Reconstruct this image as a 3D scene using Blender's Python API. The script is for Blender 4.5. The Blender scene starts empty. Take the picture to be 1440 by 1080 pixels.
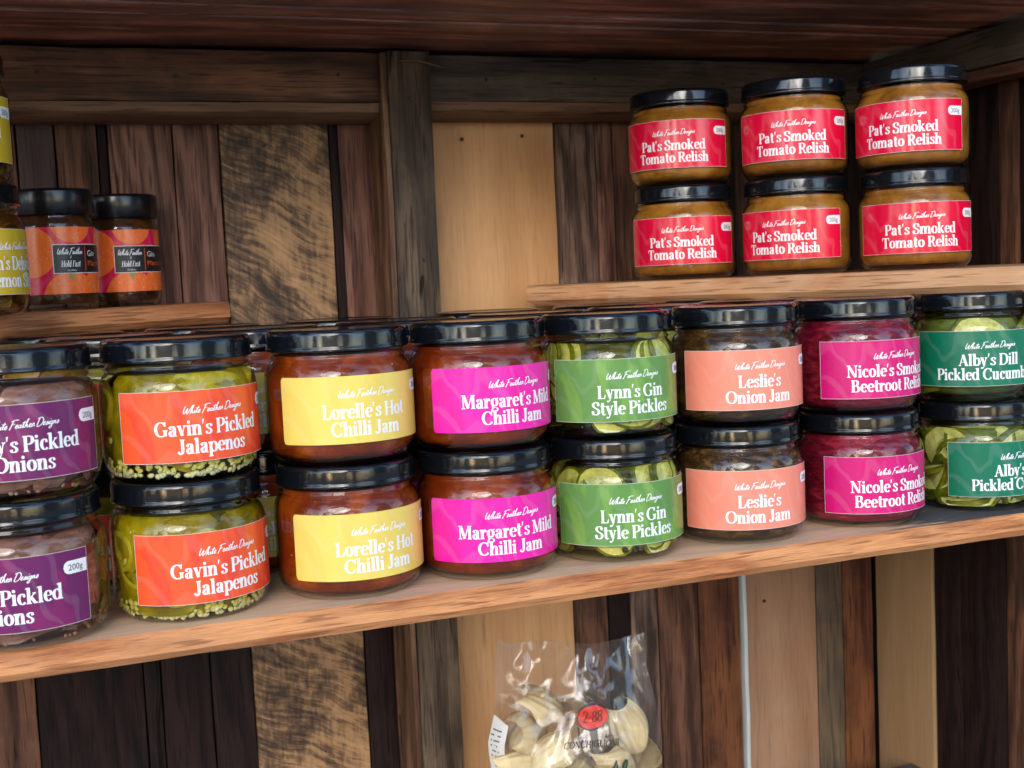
import bpy, bmesh, math, random
from mathutils import Vector, Matrix, noise as mnoise
sc = bpy.context.scene
COL = sc.collection
R = math.radians
EYE = 1.45                       # camera height above the ground; all heights below are written relative to the eye

# ------------------------------------------------------------------ camera
cam = bpy.data.cameras.new('camera')
cam_o = bpy.data.objects.new('camera', cam); COL.objects.link(cam_o)
YAW, PIT, ROL = 0.3623, 0.08355, -0.04539
fw = Vector((math.sin(YAW)*math.cos(PIT), math.cos(YAW)*math.cos(PIT), -math.sin(PIT)))
rt = Vector((math.cos(YAW), -math.sin(YAW), 0)); up = rt.cross(fw)
r2 = rt*math.cos(ROL)+up*math.sin(ROL); u2 = up*math.cos(ROL)-rt*math.sin(ROL)
M = Matrix((r2, u2, -fw)).transposed().to_4x4(); M.translation = Vector((0, 0, EYE))
cam_o.matrix_world = M
cam.sensor_width = 36; cam.lens = 1774.46/1440*36
cam.clip_start = 0.05; cam.clip_end = 200
cam.dof.use_dof = True; cam.dof.focus_distance = 0.80; cam.dof.aperture_fstop = 20
sc.camera = cam_o
# ------------------------------------------------------------------ sky and sun
w = bpy.data.worlds.new('World'); sc.world = w; w.use_nodes = True
nt = w.node_tree; nt.nodes.clear()
sky = nt.nodes.new('ShaderNodeTexSky'); sky.sky_type = 'NISHITA'; sky.sun_disc = False
SUN_EL, SUN_AZ = R(23.5), R(26)            # soft overcast light over the viewer's left shoulder
sd = Vector((-math.sin(SUN_AZ)*math.cos(SUN_EL), -math.cos(SUN_AZ)*math.cos(SUN_EL), math.sin(SUN_EL)))
sky.sun_elevation = SUN_EL; sky.sun_rotation = math.atan2(sd.x, sd.y)
sky.air_density = 1.0; sky.dust_density = 1.0; sky.ozone_density = 2.0
bg = nt.nodes.new('ShaderNodeBackground'); bg.inputs[1].default_value = 0.15
wo = nt.nodes.new('ShaderNodeOutputWorld')
# unseen bright and dark cloud patches, added for patchy reflections on lids and glass
tcw = nt.nodes.new('ShaderNodeTexCoord'); mpw = nt.nodes.new('ShaderNodeMapping'); mpw.inputs['Scale'].default_value = (1, 1, .6); mpw.inputs['Location'].default_value = (3.1, 1.7, .4)
nw = nt.nodes.new('ShaderNodeTexNoise'); nw.inputs['Scale'].default_value = 3.0; nw.inputs['Detail'].default_value = 2.5; nw.inputs['Distortion'].default_value = .4
rw = nt.nodes.new('ShaderNodeValToRGB'); rw.color_ramp.elements[0].position = .46; rw.color_ramp.elements[0].color = (.22, .24, .27, 1)
rw.color_ramp.elements[1].position = .58; rw.color_ramp.elements[1].color = (2.6, 2.6, 2.6, 1)
mw = nt.nodes.new('ShaderNodeMix'); mw.data_type = 'RGBA'; mw.blend_type = 'MULTIPLY'; mw.inputs[0].default_value = 1
nt.links.new(tcw.outputs['Generated'], mpw.inputs[0]); nt.links.new(mpw.outputs[0], nw.inputs['Vector']); nt.links.new(nw.outputs[0], rw.inputs[0])
nt.links.new(sky.outputs[0], mw.inputs[6]); nt.links.new(rw.outputs[0], mw.inputs[7])
nt.links.new(mw.outputs[2], bg.inputs[0]); nt.links.new(bg.outputs[0], wo.inputs[0])
sun = bpy.data.lights.new('sun', 'SUN'); sun.energy = 0.9; sun.angle = R(30); sun.color = (1, .985, .965)
so = bpy.data.objects.new('sun', sun); COL.objects.link(so)
so.rotation_euler = (-sd).to_track_quat('-Z', 'Y').to_euler()
sc.view_settings.view_transform = 'Standard'; sc.view_settings.look = 'None'
sc.view_settings.exposure = 0.68; sc.view_settings.gamma = 1; sc.view_settings.use_curve_mapping = False
sc.render.engine = 'CYCLES'
sc.cycles.use_denoising = True
sc.cycles.max_bounces = 10; sc.cycles.diffuse_bounces = 4; sc.cycles.glossy_bounces = 4
sc.cycles.transparent_max_bounces = 24; sc.cycles.transmission_bounces = 8
sc.cycles.sample_clamp_indirect = 4

# ------------------------------------------------------------------ helpers
def srgb(r, g, b):
    f = lambda c: (c/255/12.92) if c/255 <= .04045 else ((c/255+.055)/1.055)**2.4
    return (f(r), f(g), f(b), 1)

def link(name, me, mats, parent=None):
    o = bpy.data.objects.new(name, me); COL.objects.link(o)
    for m in (mats if isinstance(mats, (list, tuple)) else [mats]): me.materials.append(m)
    if parent: o.parent = parent
    return o

def finish(bm, name, mats, parent=None, smooth=False, angle=None):
    me = bpy.data.meshes.new(name)
    bmesh.ops.recalc_face_normals(bm, faces=bm.faces[:])
    bm.to_mesh(me); bm.free()
    if smooth:
        for p in me.polygons: p.use_smooth = True
        if angle is not None:
            me.set_sharp_from_angle(angle=R(angle))
    return link(name, me, mats, parent)

def tag(o, label=None, cat=None, group=None, kind=None):
    if label: o['label'] = label
    if cat: o['category'] = cat
    if group: o['group'] = group
    if kind: o['kind'] = kind
    return o

def empty(name, loc=(0, 0, 0), rz=0):
    o = bpy.data.objects.new(name, None); COL.objects.link(o)
    o.location = loc; o.rotation_euler = (0, 0, rz); o.empty_display_size = .02
    return o

def copy_tree(o, parent=None):
    c = o.copy(); COL.objects.link(c)
    if parent: c.parent = parent
    for ch in list(o.children): copy_tree(ch, c)
    return c

class NT:
    def __init__(s, name):
        s.m = bpy.data.materials.new(name); s.m.use_nodes = True; s.t = s.m.node_tree; s.t.nodes.clear()
        s.out = s.t.nodes.new('ShaderNodeOutputMaterial')
    def n(s, typ, **kw):
        nd = s.t.nodes.new('ShaderNode'+typ)
        ins = kw.pop('ins', {})
        for k, v in kw.items(): setattr(nd, k, v)
        for k, v in ins.items(): s.set(nd, k, v)
        return nd
    def set(s, nd, k, v):
        if isinstance(v, bpy.types.NodeSocket): s.t.links.new(v, nd.inputs[k])
        else: nd.inputs[k].default_value = v
    def math(s, op, a, b=0.5, c=None, clamp=False):
        nd = s.n('Math', operation=op, use_clamp=clamp); s.set(nd, 0, a); s.set(nd, 1, b)
        if c is not None: s.set(nd, 2, c)
        return nd.outputs[0]
    def mix(s, f, a, b, blend='MIX'):
        nd = s.n('Mix', data_type='RGBA', blend_type=blend); s.set(nd, 0, f); s.set(nd, 6, a); s.set(nd, 7, b)
        return nd.outputs[2]
    def ramp(s, f, stops, interp='LINEAR'):
        nd = s.n('ValToRGB'); nd.color_ramp.interpolation = interp; cr = nd.color_ramp
        while len(cr.elements) < len(stops): cr.elements.new(.5)
        for e, (p, c) in zip(cr.elements, stops): e.position = p; e.color = c if hasattr(c, '__len__') else (c, c, c, 1)
        s.set(nd, 0, f); return nd.outputs[0]
    def noise(s, vec, scale=1, detail=4, rough=.55, dist=0, w=None):
        nd = s.n('TexNoise', noise_dimensions='4D' if w is not None else '3D')
        s.set(nd, 'Vector', vec); s.set(nd, 'Scale', scale); s.set(nd, 'Detail', detail); s.set(nd, 'Roughness', rough); s.set(nd, 'Distortion', dist)
        if w is not None: s.set(nd, 'W', w)
        return nd.outputs[0]
    def map(s, vec, scale=(1, 1, 1), loc=(0, 0, 0), rot=(0, 0, 0)):
        nd = s.n('Mapping'); s.set(nd, 'Vector', vec); s.set(nd, 'Scale', scale); s.set(nd, 'Location', loc); s.set(nd, 'Rotation', rot)
        return nd.outputs[0]
    def bump(s, h, strength=.3, dist=.001, normal=None):
        nd = s.n('Bump'); s.set(nd, 'Height', h); s.set(nd, 'Strength', strength); s.set(nd, 'Distance', dist)
        if normal is not None: s.set(nd, 'Normal', normal)
        return nd.outputs[0]
    def pbsdf(s, color, rough=.5, normal=None, **kw):
        nd = s.n('BsdfPrincipled'); s.set(nd, 'Base Color', color); s.set(nd, 'Roughness', rough)
        if normal is not None: s.set(nd, 'Normal', normal)
        for k, v in kw.items(): s.set(nd, k.replace('_', ' '), v)
        s.t.links.new(nd.outputs[0], s.out.inputs[0]); return nd

def c4(c, k=1): return (c[0]*k, c[1]*k, c[2]*k, 1)

# ------------------------------------------------------------------ wood
def wood(name, dark, light, axis='x', seed=0, fine=1.0, contrast=1.0, rough=.6, stain=None, stain_amt=.5, knots=.0, bump=.5, cracks=.4, top=None, gloss=.3, pore=.6, gx=1.0, ga=1.0):
    s = NT(name)
    tc = s.n('TexCoord').outputs['Object']; oi = s.n('ObjectInfo').outputs['Random']
    W = s.math('MULTIPLY_ADD', oi, 41.0, float(seed))
    sc_ = {'x': (2.2, 55, 55), 'y': (55, 2.2, 55), 'z': (55, 55, 2.2)}[axis]
    sf = {'x': (12, 480, 480), 'y': (480, 12, 480), 'z': (480, 480, 12)}[axis]
    sw = {'x': (.8, 9, 9), 'y': (9, .8, 9), 'z': (9, 9, .8)}[axis]
    sc_, sf = [tuple(v*(ga if v < 20 else gx) for v in q) for q in (sc_, sf)]
    warp = s.n('TexNoise', noise_dimensions='4D', ins={'Vector': tc, 'Scale': 7.0, 'Detail': 2.0, 'W': W})
    wv = s.n('VectorMath', operation='SCALE', ins={0: warp.outputs['Color'], 'Scale': .03}).outputs[0]
    tw = s.n('VectorMath', operation='ADD', ins={0: tc, 1: wv}).outputs[0]
    n1 = s.noise(s.map(tw, sc_), fine, 7, .68, .6, W)
    n2 = s.noise(s.map(tc, sf), 1, 4, .75, 0, W)
    n3 = s.noise(tc, 11, 4, .6, .8, W)
    rings = s.n('TexWave', wave_type='BANDS', bands_direction='DIAGONAL', wave_profile='SIN', ins={'Vector': s.map(tw, sw), 'Scale': 2.3*fine, 'Distortion': 9.0, 'Detail': 3.0, 'Detail Scale': 1.2, 'Detail Roughness': .6, 'Phase Offset': W}).outputs[1]
    g = s.math('MULTIPLY_ADD', rings, .22, s.math('MULTIPLY', n1, .78))
    g = s.math('MULTIPLY_ADD', n2, .60, s.math('SUBTRACT', g, .30))
    lo = .5-.24/contrast; hi = .5+.22/contrast
    col = s.ramp(g, [(max(0, lo), dark), (.5, c4([(a+b)/2 for a, b in zip(dark[:3], light[:3])])), (min(1, hi), light)])
    if stain:
        col = s.mix(s.math('MULTIPLY', s.ramp(n3, [(.40, 0), (.62, 1)]), stain_amt), col, stain)
    pores = s.noise(s.map(tc, {'x': (26, 520, 520), 'y': (520, 26, 520), 'z': (520, 520, 26)}[axis]), 1, 1, .5, 0, W)
    pm = s.ramp(pores, [(.57, 0), (.64, 1)])
    col = s.mix(s.math('MULTIPLY', pm, pore), col, c4(dark, .45))
    if cracks:
        ck = s.noise(s.map(tw, {'x': (1.6, 110, 110), 'y': (110, 1.6, 110), 'z': (110, 110, 1.6)}[axis]), 1, 2, .5, .3, W)
        cm = s.ramp(ck, [(.66, 0), (.70, 1)])
        col = s.mix(s.math('MULTIPLY', cm, cracks), col, c4(dark, .25))
    if knots:
        vr = s.n('TexVoronoi', voronoi_dimensions='4D', ins={'Vector': s.map(tw, {'x': (5, 11, 11), 'y': (11, 5, 11), 'z': (11, 11, 5)}[axis]), 'W': W, 'Scale': 1.0}).outputs[0]
        km = s.ramp(vr, [(.05, 1), (.17, 0)])
        col = s.mix(s.math('MULTIPLY', km, knots), col, c4(dark, .35))
    if top:     # worn grey paint on part of a shelf board
        sx = s.n('SeparateXYZ', ins={0: tc})
        e = s.math('MULTIPLY_ADD', s.noise(s.map(tc, (9, 70, 9)), 1, 5, .7, .2, W), .30, s.math('SUBTRACT', sx.outputs[0], top[1]))
        nz = s.n('SeparateXYZ', ins={0: s.n('NewGeometry').outputs['Normal']}).outputs[2]
        gm = s.math('MULTIPLY', s.ramp(e, [(.14, 0), (.17, 1)]), s.math('GREATER_THAN', nz, .9))
        sc2 = s.ramp(s.noise(s.map(tc, (16, 260, 16)), 1, 3, .6, 0, W), [(.60, 1), (.68, 0)])
        col = s.mix(s.math('MULTIPLY', gm, sc2), col, top[0])
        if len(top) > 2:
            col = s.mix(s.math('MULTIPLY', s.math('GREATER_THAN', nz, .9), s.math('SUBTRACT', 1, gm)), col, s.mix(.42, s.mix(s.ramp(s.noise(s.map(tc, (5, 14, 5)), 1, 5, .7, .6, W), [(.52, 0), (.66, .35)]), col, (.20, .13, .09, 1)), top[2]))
    h = s.math('MULTIPLY_ADD', n1, 1.0, s.math('MULTIPLY', n2, .6))
    if cracks: h = s.math('SUBTRACT', h, s.math('MULTIPLY', cm, 1.2))
    rg = s.math('MULTIPLY_ADD', n1, .25, rough-.12)
    s.pbsdf(col, rg, s.bump(h, bump, .0012), Specular_IOR_Level=gloss)
    return s.m

def burl(name, dark, light, seed=3):
    s = NT(name)
    tc = s.n('TexCoord').outputs['Object']
    warp = s.n('TexNoise', ins={'Vector': tc, 'Scale': 11.0, 'Detail': 2.0}).outputs['Color']
    wv = s.n('VectorMath', operation='SCALE', ins={0: warp, 'Scale': .030}).outputs[0]
    tw = s.n('VectorMath', operation='ADD', ins={0: tc, 1: wv}).outputs[0]
    a = s.noise(s.map(s.map(tw, rot=(0, R(-27), 0)), (26, 26, 260)), 1, 5, .75, .10, float(seed))
    b = s.noise(s.map(tc, (13, 13, 9)), 1, 4, .65, .6, float(seed)+5)
    c = s.noise(s.map(tc, (300, 300, 60)), 1, 3, .6, 0, float(seed))
    g = s.math('ADD', s.math('MULTIPLY_ADD', b, .80, s.math('MULTIPLY', a, .62)), s.math('MULTIPLY_ADD', c, .22, -.33))
    col = s.ramp(g, [(.42, dark), (.51, c4([(x*.7+y*.3) for x, y in zip(dark[:3], light[:3])])), (.57, c4(light, .8)), (.70, c4(light, 1.25))])
    s.pbsdf(col, .55, s.bump(a, .6, .0012), Specular_IOR_Level=.35)
    return s.m

W_PINE = wood('pale_pine', (0.588, 0.29, 0.117, 1), (0.84, 0.49, 0.234, 1), 'z', 1, .55, .6, .55, pore=.15, stain=(.60, .33, .15, 1), stain_amt=.35, cracks=.35, knots=.45, bump=.35)
W_PALEBR = wood('pale_brown_board', (.26, .14, .08, 1), (.42, .26, .16, 1), 'z', 31, .55, .7, .6, pore=.2, stain=(.33, .15, .07, 1), stain_amt=.4, cracks=.15, knots=.3, bump=.2)
W_TAN = wood('tan_board', (0.278, 0.166, 0.081, 1), (0.412, 0.257, 0.133, 1), 'z', 2, .5, .6, .6, pore=.15, cracks=.1, bump=.2)
W_BROWN = wood('brown_board', (0.054, 0.023, 0.0135, 1), (0.209, 0.0945, 0.054, 1), 'z', 3, 1, 1.5, .62, stain=(.05, .03, .022, 1), stain_amt=.6, bump=.9, cracks=.8, knots=.5, gloss=.2)
W_GREY = wood('grey_weathered_board', (0.054, 0.0347, 0.027, 1), (0.296, 0.182, 0.135, 1), 'z', 4, 1.2, 1.6, .6, stain=(.10, .055, .045, 1), stain_amt=.6, bump=1, cracks=.9, gloss=.2)
W_DARK = wood('dark_board', (.007, .005, .005, 1), (.030, .017, .015, 1), 'z', 5, 1, 1.4, .6, stain=(.020, .010, .009, 1), stain_amt=.6, bump=.8, cracks=.8, gloss=.12)
W_DARKU = wood('dark_brown_board', (0.028, 0.0182, 0.0168, 1), (0.091, 0.0532, 0.0462, 1), 'z', 51, 1, 1.0, .6, stain=(.03, .02, .02, 1), stain_amt=.6)
W_PURPLE = wood('purplish_board', (0.0667, 0.0299, 0.0225, 1), (0.275, 0.137, 0.0951, 1), 'z', 6, 1.2, 1.6, .6, stain=(.17, .065, .04, 1), stain_amt=.4, bump=.9, cracks=.8, gloss=.2)
W_RED = wood('red_brown_board', (.045, .015, .010, 1), (.17, .062, .030, 1), 'z', 7, .8, 1.4, .6, stain=(.22, .085, .028, 1), stain_amt=.6, bump=.7, cracks=.6, knots=.5, gloss=.2)
W_OLIVE = wood('olive_grey_board', (0.0805, 0.0532, 0.0323, 1), (0.178, 0.119, 0.0723, 1), 'z', 8, .8, .9, .65, stain=(.06, .05, .04, 1), stain_amt=.6)
W_BURL = burl('burled_board', (.040, .022, .013, 1), (.40, .225, .105, 1))
W_POST = wood('grey_post', (.034, .022, .015, 1), (.175, .122, .080, 1), 'z', 9, .8, 1.3, .65, stain=(.038, .030, .026, 1), stain_amt=.75, knots=.9, bump=1, cracks=.9, gloss=.2)
W_POSTEDGE = wood('post_edge', (.06, .028, .014, 1), (.26, .14, .075, 1), 'z', 10, 1, 1.4, .6, stain=(.07, .035, .02, 1), stain_amt=.6, cracks=.7, bump=.8)
W_RAILL = wood('brown_rail', (0.0621, 0.0255, 0.0128, 1), (0.24, 0.11, 0.0564, 1), 'x', 11, .9, 1.4, .6, stain=(.040, .022, .016, 1), stain_amt=.7, knots=.8, bump=.9, cracks=.8)
W_RAILR = wood('grey_rail', (0.0405, 0.0311, 0.0243, 1), (0.142, 0.108, 0.081, 1), 'x', 12, .9, 1.3, .65, stain=(.04, .034, .03, 1), stain_amt=.6, knots=.7, bump=.9, cracks=.8)
W_RAILE = wood('rail_edge', (0.111, 0.0585, 0.0325, 1), (0.247, 0.143, 0.0845, 1), 'x', 13, 1, .9, .6)
W_CEIL = wood('ceiling_board', (0.176, 0.0675, 0.0432, 1), (0.675, 0.297, 0.182, 1), 'x', 14, .8, 1.4, .38, stain=(.15, .07, .05, 1), stain_amt=.7, gloss=.5)
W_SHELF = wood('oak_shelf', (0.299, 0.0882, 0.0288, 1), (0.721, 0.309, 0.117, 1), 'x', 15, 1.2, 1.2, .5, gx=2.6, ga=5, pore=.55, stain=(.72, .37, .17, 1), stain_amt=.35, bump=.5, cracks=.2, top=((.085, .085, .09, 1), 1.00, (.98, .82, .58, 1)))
W_SHELFR = wood('cedar_shelf', (0.367, 0.142, 0.0546, 1), (0.605, 0.294, 0.129, 1), 'x', 16, 1.3, 1.1, .5, gx=2.4, ga=3, stain=(.62, .40, .23, 1), stain_amt=.5, bump=.35, cracks=.25)
W_SHELFL = wood('red_cedar_shelf', (0.297, 0.103, 0.038, 1), (0.648, 0.276, 0.114, 1), 'x', 17, 1.3, 1.2, .5, gx=2.4, ga=3, bump=.5, cracks=.35)
def plain(name, col, rough=.5, **kw):
    s = NT(name)
    tc = s.n('TexCoord').outputs['Object']
    n = s.noise(tc, 60, 4, .6)
    c = s.mix(s.math('MULTIPLY', s.ramp(n, [(.35, 0), (.7, 1)]), .25), col, c4(col, .7))
    s.pbsdf(c, rough, s.bump(n, .1, .0005), **kw); return s.m
M_BACK = plain('dark_backing', (.006, .005, .005, 1), .9)
M_SEAL = plain('white_sealant', (.55, .60, .60, 1), .5)
M_GROUND = plain('concrete_ground', (.42, .40, .37, 1), .9)

def box(x0, x1, y0, y1, z0, z1, name, mat, parent=None, bev=.0012, jitter=.0, seed=0, sub=None):
    """bevelled board; origin at its centre so the grain runs in its own coordinates"""
    c = Vector(((x0+x1)/2, (y0+y1)/2, (z0+z1)/2+EYE)); bm = bmesh.new()
    bmesh.ops.create_cube(bm, size=1)
    for v in bm.verts: v.co = Vector((v.co.x*(x1-x0), v.co.y*(y1-y0), v.co.z*(z1-z0)))
    L = max(x1-x0, y1-y0, z1-z0)
    if jitter:
        ax = 0 if L == x1-x0 else (2 if L == z1-z0 else 1)
        ed = [e for e in bm.edges if abs((e.verts[0].co-e.verts[1].co)[ax]) > L*.5]
        bmesh.ops.subdivide_edges(bm, edges=ed, cuts=14, use_grid_fill=True)
    if bev: bmesh.ops.bevel(bm, geom=[e for e in bm.edges if e.is_boundary is False and len(e.link_faces) == 2 and e.calc_face_angle() > .5], offset=bev, segments=2, profile=.6, affect='EDGES')
    if jitter:
        for v in bm.verts:
            p = v.co*18+Vector((seed*7.3, seed*3.1, seed))
            n = mnoise.noise_vector(p); n[ax] = 0
            v.co += n*jitter
    o = finish(bm, name, mat, None, True, 35); o.location = c
    if parent: o.parent = parent; o.location = c-parent.location
    return o

# ------------------------------------------------------------------ the stall
g = bpy.data.meshes.new('ground'); gb = bmesh.new()
bmesh.ops.create_grid(gb, x_segments=4, y_segments=4, size=60); gb.to_mesh(g); gb.free()
tag(link('ground', g, M_GROUND), kind='structure')

YB = 1.16; XS = .862; ZC = .207; ZF = -.62
wall = empty('back_wall', (.2, YB, EYE+ZF)); tag(wall, 'back wall of reclaimed vertical boards in mixed pale, grey, burled and dark timber with a grey post', 'wall')
def wboard(x0, x1, z0, z1, mat, dy=0, label=None, i=0):
    o = box(x0+.0006, x1-.0006, YB+dy, YB+.018+dy, z0, z1, 'board', mat, wall, .0015, .0007, i)
    if label: o['label'] = label
    return o
ZT, ZM = .20, -.19           # upper boards end behind the shelf, lower ones carry on below it
bx = [(-.45, -.32, W_BROWN), (-.32, -.20, W_DARK), (-.20, -.10, W_BROWN), (-.10, -.045, W_GREY), (-.045, 0, W_BROWN),
      (0, .031, W_DARKU, 'narrow dark board'), (.031, .066, W_BROWN, 'dull brown board'), (.066, .0745, W_DARK), (.0745, .1295, W_PURPLE, 'purplish brown weathered board'),
      (.1295, .170, W_PURPLE, 'narrow purplish weathered board'), (.170, .270, W_BURL, 'burled tan and black board'), (.270, .279, W_DARK), (.279, .315, W_PURPLE),
      (.315, .360, W_BROWN), (.360, .4965, W_PINE, 'wide pale pine board'), (.4965, .540, W_GREY, 'grey weathered board'), (.540, .560, W_PURPLE), (.560, .600, W_BROWN),
      (.600, .700, W_DARK), (.700, .790, W_BROWN), (.790, .862, W_DARK)]
for i, b in enumerate(bx): wboard(b[0], b[1], -.02 if False else ZM, ZT, b[2], (i*7 % 5)*.0009, b[3] if len(b) > 3 else None, i)
bl = [(-.45, -.30, W_BROWN), (-.30, -.15, W_DARK), (-.15, -.018, W_BROWN, 'brown board at the far left'), (-.018, .073, W_DARK, 'nearly black board'), (.073, .088, W_DARK), (.088, .132, W_DARK), (.132, .170, W_DARK),
      (.170, .2775, W_BURL, 'burled tan and black board'), (.2775, .306, W_DARK), (.306, .360, W_BROWN), (.360, .4965, W_PINE, 'wide pale pine board'), (.4965, .535, W_BROWN), (.535, .560, W_DARK),
      (.560, .592, W_GREY), (.592, .640, W_BROWN), (.640, .6905, W_RED), (.697, .787, W_PALEBR, 'pale brown board'), (.787, .822, W_OLIVE, 'olive grey board'), (.822, .862, W_RED, 'red brown board')]
for i, b in enumerate(bl): wboard(b[0], b[1], ZF-.2, ZM-.001, b[2], ((i*5+2) % 5)*.0009, b[3] if len(b) > 3 else None, i+40)
wb = box(.6915, .6960, YB-.003, YB+.010, ZF-.2, ZM-.002, 'sealant_strip', M_SEAL, wall, .001, .0012, 5); wb['label'] = 'white sealant strip between two boards'
box(-.47, XS+.03, YB+.0235, YB+.04, ZF-.2, ZC+.01, 'backing', M_BACK, wall, 0)
# horizontal rails with a lighter worn lower edge
def rail(x0, x1, zb, mat, dep, i):
    r = box(x0, x1, YB-dep, YB-.001, zb+.012, ZC-.0015, 'rail', mat, wall, .002, .0012, i)
    bm = bmesh.new(); n = 24                      # wane: sloped lighter arris under the rail
    for k in range(n+1):
        x = x0+.001+(x1-x0-.002)*k/n; q = mnoise.noise(Vector((x*30, i, 0)))*.0012
        for (y, z) in ((YB-dep+.0008, zb+.0115), (YB-dep+.0035, zb+.004+q), (YB-dep+.013, zb-.001), (YB-.001, zb-.0015), (YB-.001, zb+.0115)): bm.verts.new((x, y-YB, z-zb))
    bm.verts.ensure_lookup_table()
    for k in range(n):
        for j in range(5): bm.faces.new([bm.verts[k*5+j], bm.verts[k*5+(j+1) % 5], bm.verts[k*5+5+(j+1) % 5], bm.verts[k*5+5+j]])
    bm.faces.new([bm.verts[j] for j in range(5)]); bm.faces.new([bm.verts[n*5+j] for j in range(5)])
    o = finish(bm, 'rail_edge', W_RAILE, wall, True, 30); o.location = Vector((0, YB, zb+EYE))-wall.location; o.parent = r; o.location = Vector((0, YB, zb+EYE))-wall.location-r.location
    return r
rail(-.46, .3075, .150, W_RAILL, .050, 1)['label'] = 'brown upper rail left of the post'
rail(.3535, XS-.002, .152, W_RAILR, .048, 2)['label'] = 'dark grey upper rail right of the post'
p = box(.3125, .3520, YB-.060, YB-.001, ZF-.2, ZC-.001, 'post', W_POST, wall, .0015, .0013, 9); p['label'] = 'weathered grey upright post'
e = box(.3065, .3120, YB-.0585, YB-.0075, ZF-.2, ZC-.002, 'post_edge', W_POSTEDGE, wall, .0015, .0010, 12); e.parent = p; e.location = e.location-p.location
M_NAIL = plain('rusty_nail', (.05, .035, .028, 1), .5, Metallic=.6)
for (nx, ny, nz) in [(.02, YB-.0508, .185), (.13, YB-.0508, .183), (.27, YB-.0508, .186), (.41, YB-.0488, .184), (.52, YB-.0488, .186), (.66, YB-.0488, .183), (.332, YB-.0610, .165), (.338, YB-.0610, .02), (.40, YB-.0003, .135), (.462, YB-.0003, .138), (.405, YB-.0003, -.235), (.755, YB-.0003, -.245), (.72, YB-.0003, -.36), (.21, YB-.0003, .13)]:
    bmn = bmesh.new(); bmesh.ops.create_cone(bmn, cap_ends=True, segments=12, radius1=.0019, radius2=.0015, depth=.0012, matrix=Matrix.Rotation(R(90), 4, 'X'))
    nn = finish(bmn, 'nail', M_NAIL, wall); nn.location = Vector((nx, ny, nz+EYE))-wall.location
# splinter at the top of the post
bm = bmesh.new()
for k in range(7):
    t = k/6; r_ = .0018*math.sin(math.pi*min(1, t*.9+.1))+.0002
    for a in range(5): bm.verts.new((.050*t, r_*math.cos(a*1.257), r_*math.sin(a*1.257)*.8-.004*t+.002*math.sin(t*5)))
bm.verts.ensure_lookup_table()
for k in range(6):
    for a in range(5): bm.faces.new([bm.verts[k*5+a], bm.verts[k*5+(a+1) % 5], bm.verts[k*5+5+(a+1) % 5], bm.verts[k*5+5+a]])
sp = finish(bm, 'splinter', W_RAILE, p, True); sp.location = Vector((.322, YB-.064, .196+EYE))-wall.location-p.location

side = empty('side_wall', (XS, .9, EYE+ZF)); tag(side, 'right side wall of dark vertical boards meeting the back wall at the corner', 'wall')
sb = [(1.085, 1.16, W_DARK), (1.00, 1.085, W_DARK), (.958, 1.00, W_DARK), (.93, .958, W_BROWN), (.85, .93, W_DARK), (.76, .85, W_BROWN), (.66, .76, W_DARK)]
for i, b in enumerate(sb): box(XS+(i*3 % 4)*.001, XS+.018+(i*3 % 4)*.001, b[0]+.0006, b[1]-.0006, ZM, ZC-.001, 'board', b[2], side, .0015, .0007, i+70)
sbl = [(1.062, 1.157, W_TAN, 'tan board beside the corner'), (1.02, 1.062, W_DARK), (.955, 1.02, W_DARK), (.925, .955, W_BROWN), (.80, .925, W_DARK), (.66, .80, W_BROWN)]
for i, b in enumerate(sbl):
    o = box(XS+(i*3 % 4)*.001, XS+.018+(i*3 % 4)*.001, b[0]+.0006, b[1]-.0006, ZF-.2, ZM-.001, 'board', b[2], side, .0015, .0007, i+80)
    if len(b) > 3: o['label'] = b[3]
box(XS+.0225, XS+.035, .65, YB+.02, ZF-.2, ZC, 'backing', M_BACK, side, 0)
W_SR = wood('side_rail_grey', (0.056, 0.0462, 0.0378, 1), (0.14, 0.112, 0.0868, 1), 'y', 21, .8, .9, .65, stain=(.05, .04, .033, 1), stain_amt=.6)
W_SRE = wood('side_rail_edge', (.07, .028, .018, 1), (.16, .075, .05, 1), 'y', 22, 1, .9, .6)
r = box(XS-.036, XS-.001, .66, YB-.049, .172, ZC-.0015, 'rail', W_SR, side, .002, .0012, 31); r['label'] = 'grey upper rail of the side wall'
r = box(XS-.033, XS-.001, .66, YB-.050, .160, .1715, 'rail_edge', W_SRE, side, .004, .0012, 32)
r = box(XS-.020, XS-.001, .72, YB-.02, -.2185, -.2025, 'shelf_cleat', W_SRE, side, .002, .0010, 33)

ceil = empty('ceiling', (.2, .9, EYE+ZC)); tag(ceil, 'low ceiling of horizontal brown boards over the shelves', 'ceiling', kind='structure')
yy = [.79, .87, .955, .985, 1.035, 1.185]
for i in range(len(yy)-1):
    box(-.6, XS+.03, yy[i]+.0006, yy[i+1]-.0006, ZC+(i*5 % 3)*.0014, ZC+.02+(i*5 % 3)*.0014, 'board', W_CEIL, ceil, .0008, .0010, i+100)

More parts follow.
